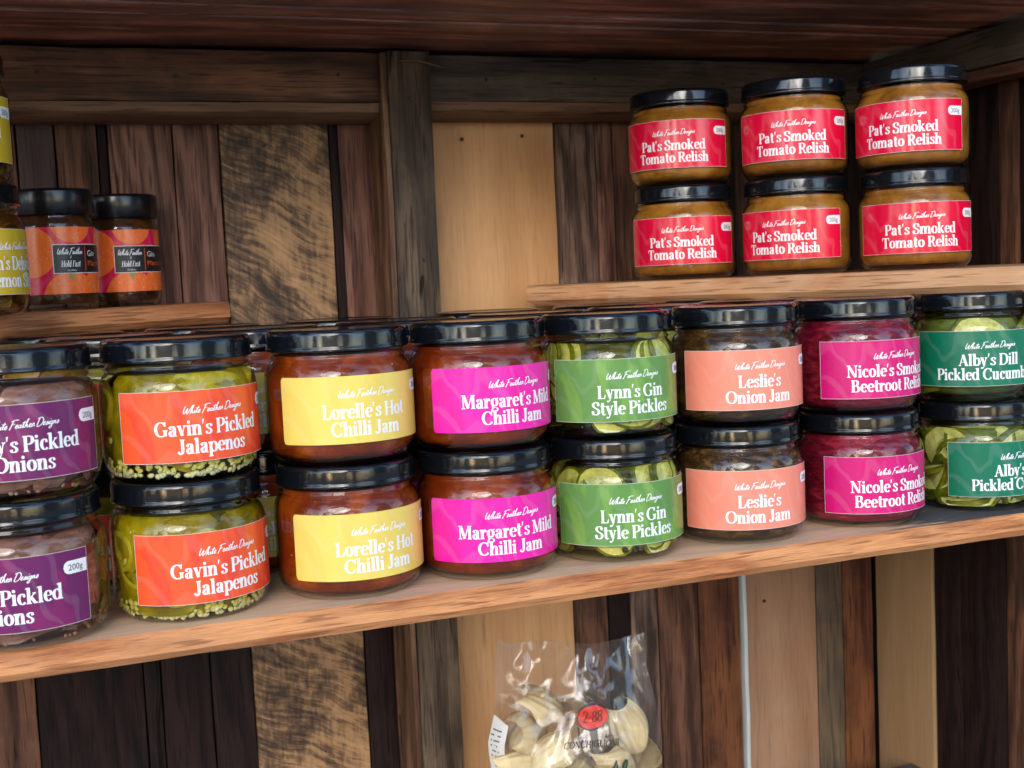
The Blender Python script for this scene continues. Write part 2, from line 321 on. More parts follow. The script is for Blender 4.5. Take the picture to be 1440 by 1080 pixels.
def shelf(name, pts, ztop, th, ch, mat, label):
    """pts: outline (x, y), first edge is the visible front; local x runs along that edge; lower front arris chamfered"""
    a = Vector((*pts[0], 0)); b = Vector((*pts[1], 0)); ang = math.atan2(b.y-a.y, b.x-a.x)
    Rm = Matrix.Rotation(-ang, 3, 'Z'); loc = [Rm@(Vector((*q, 0))-a) for q in pts]
    bm = bmesh.new(); n = len(loc); N = 60
    top = []; 
    fr = [loc[0].lerp(loc[1], k/N) for k in range(N+1)]
    outline = fr+loc[2:]
    def ring(zoff, inset, endcut=0):
        vs = []
        for k, q in enumerate(outline):
            q = q.copy()
            if k <= N: q.y += inset; 
            if k == 0 or k == len(outline)-1: q.x += endcut
            if k <= N:
                nz = mnoise.noise(Vector((q.x*22, zoff*300, len(name))))*.0007
                q.y += nz; zo = zoff+nz*.7
            else: zo = zoff
            vs.append(bm.verts.new((q.x, q.y, zo)))
        return vs
    rs = [ring(0, .0016), ring(-.0012, 0), ring(-(th-ch), 0), ring(-th, ch*.95, ch*1.3)]
    m = len(outline)
    bm.faces.new(rs[0]); bm.faces.new(list(reversed(rs[-1])))
    for r0, r1 in zip(rs, rs[1:]):
        for k in range(m): bm.faces.new([r0[k], r0[(k+1) % m], r1[(k+1) % m], r1[k]])
    o = finish(bm, name, mat, None, True, 25)
    o.location = (a.x, a.y, EYE+ztop); o.rotation_euler = (0, 0, ang)
    return tag(o, label, 'shelf')
ZS = -.184; ZR = -.0078; ZL = -.009
shelf('long_shelf', [(-.45, .7045), (XS-.001, .7045), (XS-.001, YB-.062), (-.45, YB-.062)], ZS, .0170, .0050, W_SHELF, 'long orange-brown timber shelf carrying the double-stacked rows of labelled jars')
shelf('upper_shelf', [(.4172, 1.0537), (.6897, .6795), (XS-.001, .6795), (XS-.001, YB-.003), (.4630, YB-.003)], ZR, .0185, .0055, W_SHELFR, 'pale cedar shelf in the right corner carrying six red-labelled relish jars')
shelf('upper_shelf', [(-.30, .790), (.1560, 1.0640), (.1560, YB-.003), (-.30, YB-.003)], ZL, .0170, .0050, W_SHELFL, 'reddish cedar shelf at upper left carrying the orange-patterned marmalade jars')
shelf('bottom_shelf', [(-.45, .80), (XS-.001, .80), (XS-.001, YB-.062), (-.45, YB-.062)], -.545, .018, .003, W_SHELF, 'lowest timber shelf under the bag of pasta shells')

# ------------------------------------------------------------------ lettering: a soft wedge-serif face and a monoline script, drawn stroke by stroke
T_, t_ = .205, .062
def stroke(pts, w=None, k=1.0):
    P = []; n = len(pts)
    for i, (x, y) in enumerate(pts):
        a = pts[max(0, i-1)]; b = pts[min(n-1, i+1)]
        dx, dy = b[0]-a[0], b[1]-a[1]; L = math.hypot(dx, dy) or 1e-6
        ww = (t_+(T_-t_)*abs(dy/L)**1.6)*k if w is None else (w[0]+(w[1]-w[0])*i/(n-1) if isinstance(w, tuple) else w)
        P.append((x-dy/L*ww/2, y+dx/L*ww/2, x+dy/L*ww/2, y-dx/L*ww/2))
    return [[(p[0], p[1]), (p[2], p[3]), (q[2], q[3]), (q[0], q[1])] for p, q in zip(P, P[1:])]
def cr(pts, sub=5):
    out = []; n = len(pts)
    for i in range(n-1):
        p0 = pts[max(0, i-1)]; p1 = pts[i]; p2 = pts[i+1]; p3 = pts[min(n-1, i+2)]
        for s_ in range(sub):
            t = s_/sub
            out.append(tuple(.5*((2*p1[j])+(-p0[j]+p2[j])*t+(2*p0[j]-5*p1[j]+4*p2[j]-p3[j])*t*t+(-p0[j]+3*p1[j]-3*p2[j]+p3[j])*t**3) for j in (0, 1)))
    out.append(pts[-1]); return out
def arc(cx, cy, rx, ry, a0, a1, n=18): return [(cx+rx*math.cos(R(a0+(a1-a0)*i/n)), cy+ry*math.sin(R(a0+(a1-a0)*i/n))) for i in range(n+1)]
def disc(cx, cy, r): return [[(cx+r*math.cos(i*math.pi/4), cy+r*math.sin(i*math.pi/4)) for i in range(8)]]
def foot(x, y=0, w=.155, d=1, T=T_): h = T/2; return [[(x-w, y), (x+w, y), (x+w, y+.035*d), (x+h, y+.11*d), (x-h, y+.11*d), (x-w, y+.035*d)]]
def flag(x, y): return [[(x-T_/2, y-.13), (x-T_/2, y), (x-T_/2-.085, y-.035), (x-T_/2-.085, y-.075)]]
def stem(x, y0, y1, f='', T=T_):
    s = [[(x-T/2, y0), (x+T/2, y0), (x+T/2, y1), (x-T/2, y1)]]
    if 'f' in f: s += foot(x, y0, T=T)
    if 'F' in f: s += foot(x, y1, d=-1, T=T)
    if 'h' in f: s += flag(x, y1)
    return s
X = .70
def bowl(cx, rx=.21): return stroke(arc(cx, X/2, rx, X/2-.03, 0, 360, 22))
arch = lambda x: stroke(cr([(x, .44), (x+.06, .58), (x+.16, .665), (x+.27, .64), (x+.325, .52), (x+.33, .40)]))+stem(x+.33, 0, .42, 'f')
G = {
 'o': (bowl(.31), .62), 'n': (stem(.16, 0, X, 'fh')+arch(.19), .70), 'm': (stem(.16, 0, X, 'fh')+arch(.19)+arch(.56), 1.07),
 'h': (stem(.16, 0, 1.04, 'fh')+arch(.19), .70), 'r': (stem(.16, 0, X, 'fh')+stroke(cr([(.2, .44), (.26, .58), (.36, .655), (.44, .63)]))+disc(.42, .585, .085), .50),
 'i': (stem(.17, 0, X, 'fh')+disc(.17, .90, .105), .35), 'l': (stem(.17, 0, 1.04, 'fh'), .35),
 'k': (stem(.16, 0, 1.04, 'fh')+stroke([(.22, .30), (.50, .65)], .075)+stroke([(.30, .42), (.53, .04)], .19)+foot(.56, 0, .12, T=.16)+foot(.50, X, .11, -1, T=.06), .70),
 'd': (stroke(arc(.29, X/2, .205, X/2-.03, 35, 325, 20))+stem(.50, 0, 1.04, 'h')+[[(.50, 0), (.68, 0), (.68, .035), (.60, .10), (.50, .10)]], .70),
 'b': (stroke(arc(.36, X/2, .205, X/2-.03, -145, 145, 20))+stem(.16, .02, 1.04, 'h'), .64),
 'p': (stroke(arc(.37, X/2, .205, X/2-.03, -145, 145, 20))+stem(.16, -.30, X, 'fh'), .65),
 'g': (stroke(arc(.30, .40, .19, .27, 0, 360, 20))+stroke(cr([(.44, .60), (.52, .68), (.60, .68)]), .07)+stroke(cr([(.20, .16), (.14, .08), (.24, .02), (.42, .0), (.52, -.08), (.47, -.22), (.30, -.29), (.14, -.24), (.10, -.13), (.20, -.02)]), None, .62), .62),
 'a': (stroke(cr([(.13, .52), (.17, .62), (.28, .665), (.38, .62), (.41, .50), (.41, .30)]))+stem(.41, .10, .46)+stroke(cr([(.41, .12), (.45, .03), (.56, .04)]), .07)+disc(.16, .53, .08)+stroke(cr([(.40, .40), (.28, .375), (.15, .29), (.13, .15), (.21, .035), (.32, .05), (.41, .16)])), .60),
 'c': (stroke(arc(.31, X/2, .205, X/2-.03, 50, 318, 20))+disc(.43, .54, .085), .54),
 'e': (stroke([(.14, .37), (.47, .37)], .055)+stroke(arc(.31, X/2, .205, X/2-.03, 4, 318, 22)), .57),
 's': (stroke(cr([(.42, .50), (.40, .62), (.29, .67), (.16, .61), (.14, .50), (.22, .41), (.34, .32), (.41, .21), (.36, .08), (.24, .03), (.11, .08), (.09, .20)]), None, .88)+disc(.39, .54, .055)+disc(.12, .16, .06), .50),
 't': (stem(.20, .14, .92)+stroke([(.04, .665), (.40, .665)], .07)+stroke(cr([(.20, .20), (.22, .07), (.31, .03), (.41, .08)]), (.17, .06)), .43),
 'u': (stem(.16, .20, X, 'h')+stroke(cr([(.16, .24), (.18, .10), (.28, .035), (.40, .10), (.47, .20)]))+stem(.49, 0, X, 'h')+[[(.49, 0), (.66, 0), (.66, .035), (.58, .10), (.49, .10)]], .70),
 'v': (stroke([(.13, X-.02), (.32, .02)], .20)+stroke([(.30, .02), (.47, X-.03)], .065)+foot(.13, X, .14, -1, .18)+foot(.48, X, .11, -1, .07), .60),
 'y': (stroke([(.13, X-.02), (.33, .04)], .20)+stroke(cr([(.48, X-.03), (.33, .05), (.26, -.16), (.12, -.24)]), .07)+disc(.12, -.20, .08)+foot(.13, X, .14, -1, .18)+foot(.49, X, .11, -1, .07), .61),
 'G': (stroke(arc(.46, .5, .36, .465, 42, 300, 26))+stroke(cr([(.64, .09), (.55, .04), (.44, .035)]))+stem(.73, .06, .44)+foot(.73, .46, .16, -1)+[[(.66, .70), (.78, .70), (.78, 1.0), (.72, 1.0)]], .92),
 'C': (stroke(arc(.46, .5, .36, .465, 42, 322, 28))+[[(.66, .68), (.78, .68), (.78, 1.0), (.72, 1.0)]], .84),
 'O': (stroke(arc(.47, .5, .365, .465, 0, 360, 30)), .94),
 'S': (stroke(cr([(.54, .72), (.50, .90), (.34, .97), (.18, .90), (.13, .75), (.22, .60), (.38, .50), (.53, .38), (.56, .22), (.46, .07), (.30, .03), (.13, .10), (.09, .30)]))+[[(.50, .68), (.58, .68), (.58, .98), (.52, .98)]]+[[(.05, .02), (.10, .02), (.13, .34), (.05, .34)]], .66),
 'P': (stem(.19, 0, 1, 'fF')+stroke(cr([(.19, .965), (.42, .965), (.57, .90), (.62, .74), (.57, .56), (.42, .47), (.25, .46)])), .70),
 'B': (stem(.19, 0, 1, 'fF')+stroke(cr([(.19, .965), (.42, .965), (.54, .89), (.56, .74), (.50, .59), (.38, .525), (.22, .525)]), None, .95)+stroke(cr([(.36, .525), (.54, .48), (.63, .33), (.62, .18), (.52, .06), (.38, .035), (.19, .035)])), .76),
 'R': (stem(.19, 0, 1, 'fF')+stroke(cr([(.19, .965), (.42, .965), (.56, .89), (.60, .74), (.54, .57), (.40, .50), (.25, .50)]))+stroke(cr([(.40, .50), (.50, .36), (.58, .14), (.66, .04), (.80, .05)]), (.16, .09)), .78),
 'D': (stem(.19, 0, 1, 'fF')+stroke(cr([(.19, .965), (.42, .965), (.66, .86), (.77, .62), (.77, .38), (.66, .14), (.42, .035), (.19, .035)])), .89),
 'L': (stem(.19, 0, 1, 'fF')+stroke([(.19, .035), (.58, .035)], .07)+[[(.50, .04), (.62, 0), (.65, .32), (.60, .32)]], .68),
 'J': (stem(.33, .22, 1, 'F')+stroke(cr([(.33, .26), (.30, .10), (.18, .03), (.06, .08)]), (.19, .07))+disc(.07, .13, .085), .52),
 'H': (stem(.19, 0, 1, 'fF')+stem(.71, 0, 1, 'fF')+stroke([(.19, .52), (.71, .52)], .065), .90),
 'M': (stem(.15, 0, 1, 'fF', .09)+stroke([(.20, .98), (.50, .05)], .20)+stroke([(.50, .05), (.80, .98)], .075)+stem(.88, 0, 1, 'fF'), 1.07),
 'N': (stem(.15, 0, 1, 'f', .085)+stroke([(.14, .97), (.70, .04)], .20)+foot(.14, 1, .15, -1, .1)+stem(.74, .02, 1, 'F', .085), .90),
 'A': (stroke([(.13, .02), (.40, .98)], .075)+stroke([(.40, .98), (.68, .02)], .215)+foot(.13, 0, .13, T=.08)+foot(.69, 0, .15, T=.2)+stroke([(.22, .33), (.58, .33)], .06), .83),
 'F': (stem(.19, 0, 1, 'fF')+stroke([(.19, .965), (.60, .965)], .07)+[[(.54, .70), (.60, .70), (.63, 1.0), (.52, .96)]]+stroke([(.19, .52), (.48, .52)], .065), .66),
 'T': (stem(.38, 0, 1, 'f')+stroke([(.06, .965), (.70, .965)], .07)+[[(.02, .72), (.07, .72), (.13, .97), (.02, 1)]]+[[(.69, .72), (.74, .72), (.74, 1), (.63, .97)]], .76),
 'I': (stem(.19, 0, 1, 'fF'), .38),
 "'": ([[(.04, .72), (.09, .72), (.17, 1.02), (.05, 1.02)]], .22), ' ': ([], .26), '&': (stroke(cr([(.6, .3), (.4, .05), (.15, .1), (.15, .3), (.45, .7), (.35, .95), (.2, .8), (.35, .5), (.65, .05)])), .7),
 '2': (stroke(cr([(.08, .75), (.16, .94), (.32, .97), (.46, .84), (.44, .62), (.26, .34), (.07, .05)]), None, .6)+stroke([(.07, .04), (.50, .04)], .08), .56), '-': (stroke([(.06, .42), (.30, .42)], .08), .36),
 '8': (stroke(arc(.28, .74, .17, .22, 0, 360), None, .6)+stroke(arc(.28, .26, .21, .24, 0, 360), None, .6), .56)}
S = {'W': ([[(.05, .95), (.0, .3), (.12, .05), (.35, .7), (.32, .1), (.45, .1), (.75, 1.05)]], .62), 'h': ([[(0, .0), (.18, .95), (.12, .9), (.02, .1), (.16, .42), (.2, .05), (.3, .1)]], .30),
 'i': ([[(0, .1), (.07, .4), (.04, .05), (.15, .1)], [(.12, .62), (.15, .66)]], .15), 't': ([[(0, .1), (.14, .85), (.05, .08), (.17, .12)], [(-.05, .6), (.25, .66)]], .18), 'e': ([[(0, .15), (.16, .3), (.10, .44), (.01, .2), (.08, .02), (.22, .14)]], .22),
 'F': ([[(.18, .9), (.10, .4), (.0, -.1)], [(.0, .85), (.3, 1.0), (.6, .98)], [(.06, .5), (.36, .55)]], .42), 'a': ([[(.18, .38), (.04, .34), (.0, .08), (.14, .12), (.2, .4), (.16, .05), (.27, .1)]], .27),
 'r': ([[(0, .0), (.06, .4), (.15, .36), (.17, .1), (.24, .1)]], .22), 'D': ([[(.14, .95), (.02, .0), (.35, .1), (.5, .6), (.3, .98), (-.05, .85)]], .50), 's': ([[(0, .05), (.12, .42), (.16, .1), (.03, .0), (.2, .1)]], .20),
 'g': ([[(.18, .38), (.03, .34), (.0, .08), (.14, .12), (.2, .4), (.1, -.4), (-.06, -.3), (.22, .1)]], .24), 'n': ([[(0, .0), (.05, .4), (.03, .1), (.16, .42), (.18, .05), (.27, .1)]], .27), 'A': ([[(-.1, -.2), (.3, 1.1), (.34, .0)], [(.0, .35), (.45, .45)]], .42),
 'l': ([[(0, .05), (.2, .95), (.1, 1.0), (.02, .1), (.14, .1)]], .15), 'H': ([[(.1, .95), (.0, 0)], [(.42, 1), (.3, 0), (.4, .05)], [(0, .5), (.45, .55)]], .46), 'o': ([[(.1, .4), (0, .2), (.08, .0), (.2, .2), (.1, .4), (.24, .35)]], .22), 'd': ([[(.18, .38), (.03, .34), (.0, .08), (.14, .12), (.3, .95), (.18, .1), (.27, .1)]], .27),
 'y': ([[(0, .4), (.03, .1), (.15, .1), (.2, .4), (.08, -.4), (-.06, -.3), (.24, .12)]], .24), '&': ([[(.3, .1), (.1, .8), (.25, .9), (.05, .2), (.35, .3)]], .35), ' ': ([], .14)}
def text_polys(txt, h, serif=True, weight=.085, wide=1.0):
    """polygons of a line of lettering, centred on x = 0, baseline y = 0, cap height h; and its width"""
    out = []; x = 0
    for ch in txt:
        if serif:
            polys, adv = G[ch]; out += [[((px+x)*h*wide, py*h) for px, py in q] for q in polys]; x += adv
        else:
            lines, adv = S[ch]
            for ln in lines:
                p = cr(ln, 3); out += [[((px+x+py*.25)*h*wide, py*h) for px, py in q] for q in stroke(p, weight)]
            x += adv+.035
    wd = x*h*wide
    return [[(a-wd/2, b) for a, b in q] for q in out], wd
_sans = {}
def sans_polys(txt, h):
    if (txt, h) in _sans: return _sans[(txt, h)]
    cu = bpy.data.curves.new('t', 'FONT'); cu.body = txt; cu.size = h*1.38; cu.resolution_u = 3
    ob = bpy.data.objects.new('t', cu); COL.objects.link(ob)
    me = bpy.data.meshes.new_from_object(ob.evaluated_get(bpy.context.evaluated_depsgraph_get()))
    pol = [[(me.vertices[i].co.x, me.vertices[i].co.y) for i in p.vertices] for p in me.polygons]
    x0 = min(a for q in pol for a, b in q); x1 = max(a for q in pol for a, b in q); wd = x1-x0
    pol = [[(a-x0-wd/2, b) for a, b in q] for q in pol]
    bpy.data.objects.remove(ob); bpy.data.curves.remove(cu)
    _sans[(txt, h)] = (pol, wd); return pol, wd

class Wrap:
    """collects flat label artwork (u, v in metres, v up from the label's centre) and bends it round a jar"""
    def __init__(s, rad, zc, tilt=0): s.bm = bmesh.new(); s.rad = rad; s.zc = zc; s.lay = 0; s.tilt = tilt
    def pt(s, u, v, r):
        cu, cv = u*math.cos(s.tilt)-v*math.sin(s.tilt), u*math.sin(s.tilt)+v*math.cos(s.tilt)
        a = cu/s.rad; return s.bm.verts.new((r*math.sin(a), -r*math.cos(a), s.zc+cv))     # u = 0 faces -y
    def polys(s, polys, du, dv, mi, lay):
        for i, q in enumerate(polys):
            r = s.rad+lay*.00003+(i % 7)*.000002
            try: f = s.bm.faces.new([s.pt(a+du, b+dv, r) for a, b in q]); f.material_index = mi
            except ValueError: pass
    def strip(s, u0, u1, lo, hi, n, mi, lay, nv=1, thick=0):
        r = s.rad+lay*.00003; cols = []
        for i in range(n+1):
            u = u0+(u1-u0)*i/n; a, b = lo(u), hi(u)
            if b < a: b = a
            cols.append([s.pt(u, a+(b-a)*j/nv, r) for j in range(nv+1)])
        for A, B in zip(cols, cols[1:]):
            for j in range(nv):
                f = s.bm.faces.new([A[j], B[j], B[j+1], A[j+1]]); f.material_index = mi
    def done(s, name, mats, parent):
        me = bpy.data.meshes.new(name); s.bm.normal_update()
        for f in s.bm.faces:
            c = f.calc_center_median()
            if f.normal.x*c.x+f.normal.y*c.y < 0: f.normal_flip()
        s.bm.to_mesh(me); s.bm.free()
        for p in me.polygons: p.use_smooth = True
        return link(name, me, mats, parent)

# ------------------------------------------------------------------ jar materials
def glass_mat(name, tint=(1, 1, 1, 1), wav=.22, rough=.012, ior=1.5):
    s = NT(name)
    bf = s.n('NewGeometry').outputs['Backfacing']
    io = s.math('MULTIPLY_ADD', bf, 1/ior-ior, ior)
    tc = s.n('TexCoord').outputs['Object']
    nm = s.bump(s.noise(s.map(tc, (40, 40, 90)), 1, 3, .5, .5), wav, .0012)
    fr = s.n('Fresnel', ins={'IOR': io, 'Normal': nm}).outputs[0]
    fc = s.n('LayerWeight', ins={0: .5}).outputs['Facing']      # the wall is seen edge-on near the outline: longer way through the glass
    tr = s.n('BsdfTransparent', ins={'Color': s.ramp(fc, [(.62, tint), (.97, (.22, .25, .22, 1))])}); gl = s.n('BsdfGlossy', ins={'Color': (1, 1, 1, 1), 'Roughness': rough, 'Normal': nm})
    mx = s.n('MixShader', ins={0: s.math('MULTIPLY', fr, 1.15, clamp=True), 1: tr.outputs[0], 2: gl.outputs[0]})
    s.t.links.new(mx.outputs[0], s.out.inputs[0]); return s.m
M_GLASS = glass_mat('clear_jar_glass', (.97, .985, .98, 1))
def brine_mat(name, tint): 
    s = NT(name)
    tr = s.n('BsdfTransparent', ins={'Color': tint}); s.t.links.new(tr.outputs[0], s.out.inputs[0]); return s.m
def lid_mat():
    s = NT('black_enamel_lid')
    tc = s.n('TexCoord').outputs['Object']; oi = s.n('ObjectInfo').outputs['Random']
    d = s.noise(tc, 900, 2, .6, 0, s.math('MULTIPLY', oi, 20.0))
    big = s.noise(tc, 60, 4, .6, 0, s.math('MULTIPLY', oi, 20.0))
    dm = s.math('MULTIPLY', s.ramp(d, [(.66, 0), (.74, 1)]), s.ramp(big, [(.45, 0), (.65, .7)]))
    col = s.mix(dm, (.004, .005, .007, 1), (.22, .22, .20, 1))
    rg = s.math('MULTIPLY_ADD', big, .12, .03)
    s.pbsdf(col, rg, s.bump(big, .12, .001), Specular_IOR_Level=.5)
    return s.m
M_LID = lid_mat()
M_CAP = plain('satin_black_cap', (.008, .008, .010, 1), .22)
M_WHITE = plain('white_ink', (.86, .86, .86, 1), .45)
M_EDGE = plain('cut_paper_edge', (.72, .66, .62, 1), .6)
M_INK = plain('black_ink', (.02, .02, .02, 1), .5)
def paper(name, col, col2, amt=.5, scale=22, gloss=.24):
    s = NT(name)
    tc = s.n('TexCoord').outputs['Object']
    n = s.noise(s.map(tc, (1, 1, .45), rot=(R(25), R(20), 0)), scale*1.6, 4, .5, 2.2)
    leaf = s.n('TexWave', wave_type='BANDS', bands_direction='DIAGONAL', ins={'Vector': s.map(tc, (1, 1, .6)), 'Scale': 28.0, 'Distortion': 14.0, 'Detail': 2.0, 'Detail Scale': 1.0}).outputs[1]
    col_ = s.mix(s.math('MULTIPLY', s.ramp(n, [(.48, 0), (.56, 1)]), amt), col, col2)
    col_ = s.mix(s.math('MULTIPLY', s.ramp(leaf, [(.80, 0), (.95, 1)]), .035), col_, (.9, .88, .85, 1))
    fn = s.noise(tc, 260, 3, .6)
    s.pbsdf(col_, s.math('MULTIPLY_ADD', fn, .12, gloss-.06), s.bump(s.noise(tc, 55, 3, .5), .30, .0008), Specular_IOR_Level=.55)
    return s.m
def jam_mat(name, c1, c2, c3, scale=70, fleck=None, sss=.25, rough=.35, stretch=(1, 1, 1)):
    s = NT(name)
    tc = s.n('TexCoord').outputs['Object']; oi = s.n('ObjectInfo').outputs['Random']; W = s.math('MULTIPLY', oi, 30.0)
    n = s.noise(s.map(tc, stretch), scale, 5, .62, .9, W)
    big = s.noise(tc, 28, 3, .5, .4, W)
    col = s.ramp(s.math('MULTIPLY_ADD', n, .7, s.math('MULTIPLY', big, .3)), [(.34, c1), (.5, c2), (.66, c3)])
    if fleck:
        v = s.n('TexVoronoi', voronoi_dimensions='4D', ins={'Vector': s.map(tc, (1, 1, 1.3)), 'Scale': fleck[1], 'W': W})
        sel = s.n('SeparateColor', ins={0: v.outputs['Color']}).outputs[0]
        fm = s.math('MULTIPLY', s.ramp(v.outputs[0], [(.10, 1), (.22, 0)]), s.math('GREATER_THAN', sel, fleck[2]))
        col = s.mix(fm, col, fleck[0])
    s.pbsdf(col, rough, s.bump(n, .6, .002), Subsurface_Weight=sss, Subsurface_Radius=(1.0, .35, .12), Subsurface_Scale=.004, Specular_IOR_Level=.12)
    return s.m

# ------------------------------------------------------------------ jar parts
NS = 64
def lathe(prof, name, mat, parent, n=NS, smooth_angle=None):
    bm = bmesh.new(); rings = []
    for r_, z in prof:
        rings.append([bm.verts.new((0, 0, z))] if r_ < 1e-6 else [bm.verts.new((r_*math.cos(2*math.pi*k/n), r_*math.sin(2*math.pi*k/n), z)) for k in range(n)])
    for A, B in zip(rings, rings[1:]):
        for k in range(n):
            q = []
            for v in (A[k % len(A)], A[(k+1) % len(A)] if len(A) > 1 else None, B[(k+1) % len(B)] if len(B) > 1 else B[0], B[k % len(B)] if len(B) > 1 else None):
                if v is not None and v not in q: q.append(v)
            if len(q) > 2: bm.faces.new(q)
    return finish(bm, name, mat, parent, True, smooth_angle or 50)
JH = .0797
GP = [(0, .0035), (.030, .0028), (.0345, .0008), (.0365, .0003), (.0392, .0016), (.0418, .0045), (.0436, .0085), (.0444, .0125), (.0446, .020), (.0447, .035), (.0447, .050), (.0444, .0535), (.0434, .0565), (.0418, .0590), (.0406, .0603), (.0398, .0610), (.0402, .0618), (.0409, .0626), (.0409, .0632), (.0399, .0642), (.0399, .0650), (.0407, .0660), (.0400, .0675), (.0398, .0780)]
def inner(d, z0, z1):
    out = [(0, z0)]
    def rad(z):
        for (ra, za), (rb, zb) in zip(GP[3:], GP[4:]):
            if za <= z <= zb: return ra+(rb-ra)*(z-za)/(zb-za or 1)
        return .039
    z = z0; out.append((max(.01, rad(z0+.001)-d-.003), z0))
    for k in range(1, 19):
        z = z0+(z1-z0)*k/18; out.append((min(rad(z), .0447)-d, z))
    out.append((0, z1)); return out
LIDP = [(.0385, .0672), (.0418, .0668), (.0428, .0672), (.0430, .0682), (.0425, .0690), (.0424, .0700), (.0424, .0762), (.0421, .0778), (.0412, .0790), (.0398, .0795), (.0385, .0790), (.0375, .0787), (.0200, .0788), (0, .0788)]

def slices(bm, rnd, zs, rad, th, flesh_i, rim_i, face=.7, n=20, core_i=None):
    """flat cucumber coins lying against the inside of the glass"""
    for z in zs:
        for _ in range(1):
            a = rnd.uniform(0, 2*math.pi)
            r_ = rad*rnd.uniform(.82, 1.1)
            nrm = Vector((math.cos(a)*face, math.sin(a)*face, rnd.uniform(-.5, 1)*(1-face)*1.6+.12)).normalized()
            rr = .0425-th/2-.001
            out = math.hypot(nrm.x, nrm.y)
            dist = math.sqrt(max(.0001, rr*rr-(r_*.95)**2*1.0))*out+(rr-r_)*(1-out)
            c = Vector((math.cos(a)*dist, math.sin(a)*dist, z))
            q = nrm.to_track_quat('Z', 'Y').to_matrix(); wob = rnd.uniform(0, 6)
            rings = []
            for (k, dz) in ((0, .5), (.48, .5), (.90, .5), (1.0, .30), (1.0, -.30), (.90, -.5), (0, -.5)):
                if k == 0: rings.append([bm.verts.new(c+q@Vector((0, 0, dz*th)))]); continue
                ring_ = []
                for j in range(n):
                    t = 2*math.pi*j/n; e = 1+.04*math.sin(3*t+wob)
                    p_ = c+q@Vector((r_*k*e*math.cos(t), r_*k*e*math.sin(t), dz*th+.0012*math.sin(2*t+wob)*k))
                    h = math.hypot(p_.x, p_.y)
                    if h > .0425: p_.x *= .0425/h; p_.y *= .0425/h
                    p_.z = min(max(p_.z, .0045), .0610)
                    if p_.z > .056 and h > .0395: p_.x *= .0395/h; p_.y *= .0395/h
                    ring_.append(bm.verts.new(p_))
                rings.append(ring_)
            for i, (A, B) in enumerate(zip(rings, rings[1:])):
                for j in range(n):
                    if len(A) == 1: vs = [A[0], B[j], B[(j+1) % n]]
                    elif len(B) == 1: vs = [A[j], B[0], A[(j+1) % n]]
                    else: vs = [A[j], B[j], B[(j+1) % n], A[(j+1) % n]]
                    f = bm.faces.new(vs); f.material_index = rim_i if i in (2, 3, 4) else ((core_i if core_i is not None and i == 0 else flesh_i))

def seeds(bm, rnd, n, z0, z1, mi, size=.0016, rmax=.0415):
    for _ in range(n):
        a = rnd.uniform(0, 2*math.pi); z = z0+(z1-z0)*rnd.random()**1.6
        rr = min(rmax, .0375+(z-.002)*.75)-rnd.uniform(0, .0012); c = Vector((math.cos(a)*rr, math.sin(a)*rr, z)); s_ = size*rnd.uniform(.7, 1.15)
        q = Matrix.Rotation(a, 3, 'Z')@Matrix.Rotation(rnd.uniform(-1, 1), 3, 'X'); ell = rnd.choice((1, 1.0, 1.35))
        ret = bmesh.ops.create_icosphere(bm, subdivisions=1, radius=s_)
        for v in ret['verts']: v.co = c+q@Vector((v.co.x*.5, v.co.y*ell, v.co.z*.85))
        for v in ret['verts']:
            for f in v.link_faces: f.material_index = mi

def rings_bm(bm, rnd, zs, rad, tube, mi, mi2):
    """jalapeno rings and strips curled against the glass"""
    for z in zs:
        a = rnd.uniform(0, 2*math.pi); r_ = rad*rnd.uniform(.8, 1.25)
        tilt = rnd.uniform(-.5, .5)
        nrm = Vector((math.cos(a+tilt), math.sin(a+tilt), rnd.uniform(-.6, .8))).normalized()
        q = nrm.to_track_quat('Z', 'Y').to_matrix()
        rr = .0395; d = math.sqrt(max(.0001, rr*rr-r_*r_)); c = Vector((math.cos(a)*d, math.sin(a)*d, z))
        n = 18; m = 6; R_ = []; wob = rnd.uniform(0, 6); hgt = rnd.uniform(1.3, 2.6)
        for j in range(n):
            t = 2*math.pi*j/n; e = 1+.10*math.sin(2*t+wob)+.05*math.sin(3*t)
            row = []
            for k in range(m):
                s_ = 2*math.pi*k/m
                lr = r_*e+tube*math.cos(s_); p_ = c+q@Vector((lr*math.cos(t), lr*math.sin(t)*.85, tube*hgt*math.sin(s_)))
                h = math.hypot(p_.x, p_.y)
                if h > .0425: p_.x *= .0425/h; p_.y *= .0425/h
                p_.z = min(max(p_.z, .005), .0605)
                row.append(bm.verts.new(p_))
            R_.append(row)
        for j in range(n):
            for k in range(m):
                f = bm.faces.new([R_[j][k], R_[(j+1) % n][k], R_[(j+1) % n][(k+1) % m], R_[j][(k+1) % m]])
                f.material_index = mi if k in (0, 5, 1) and False or k in (5, 0) else mi2
                f.smooth = True

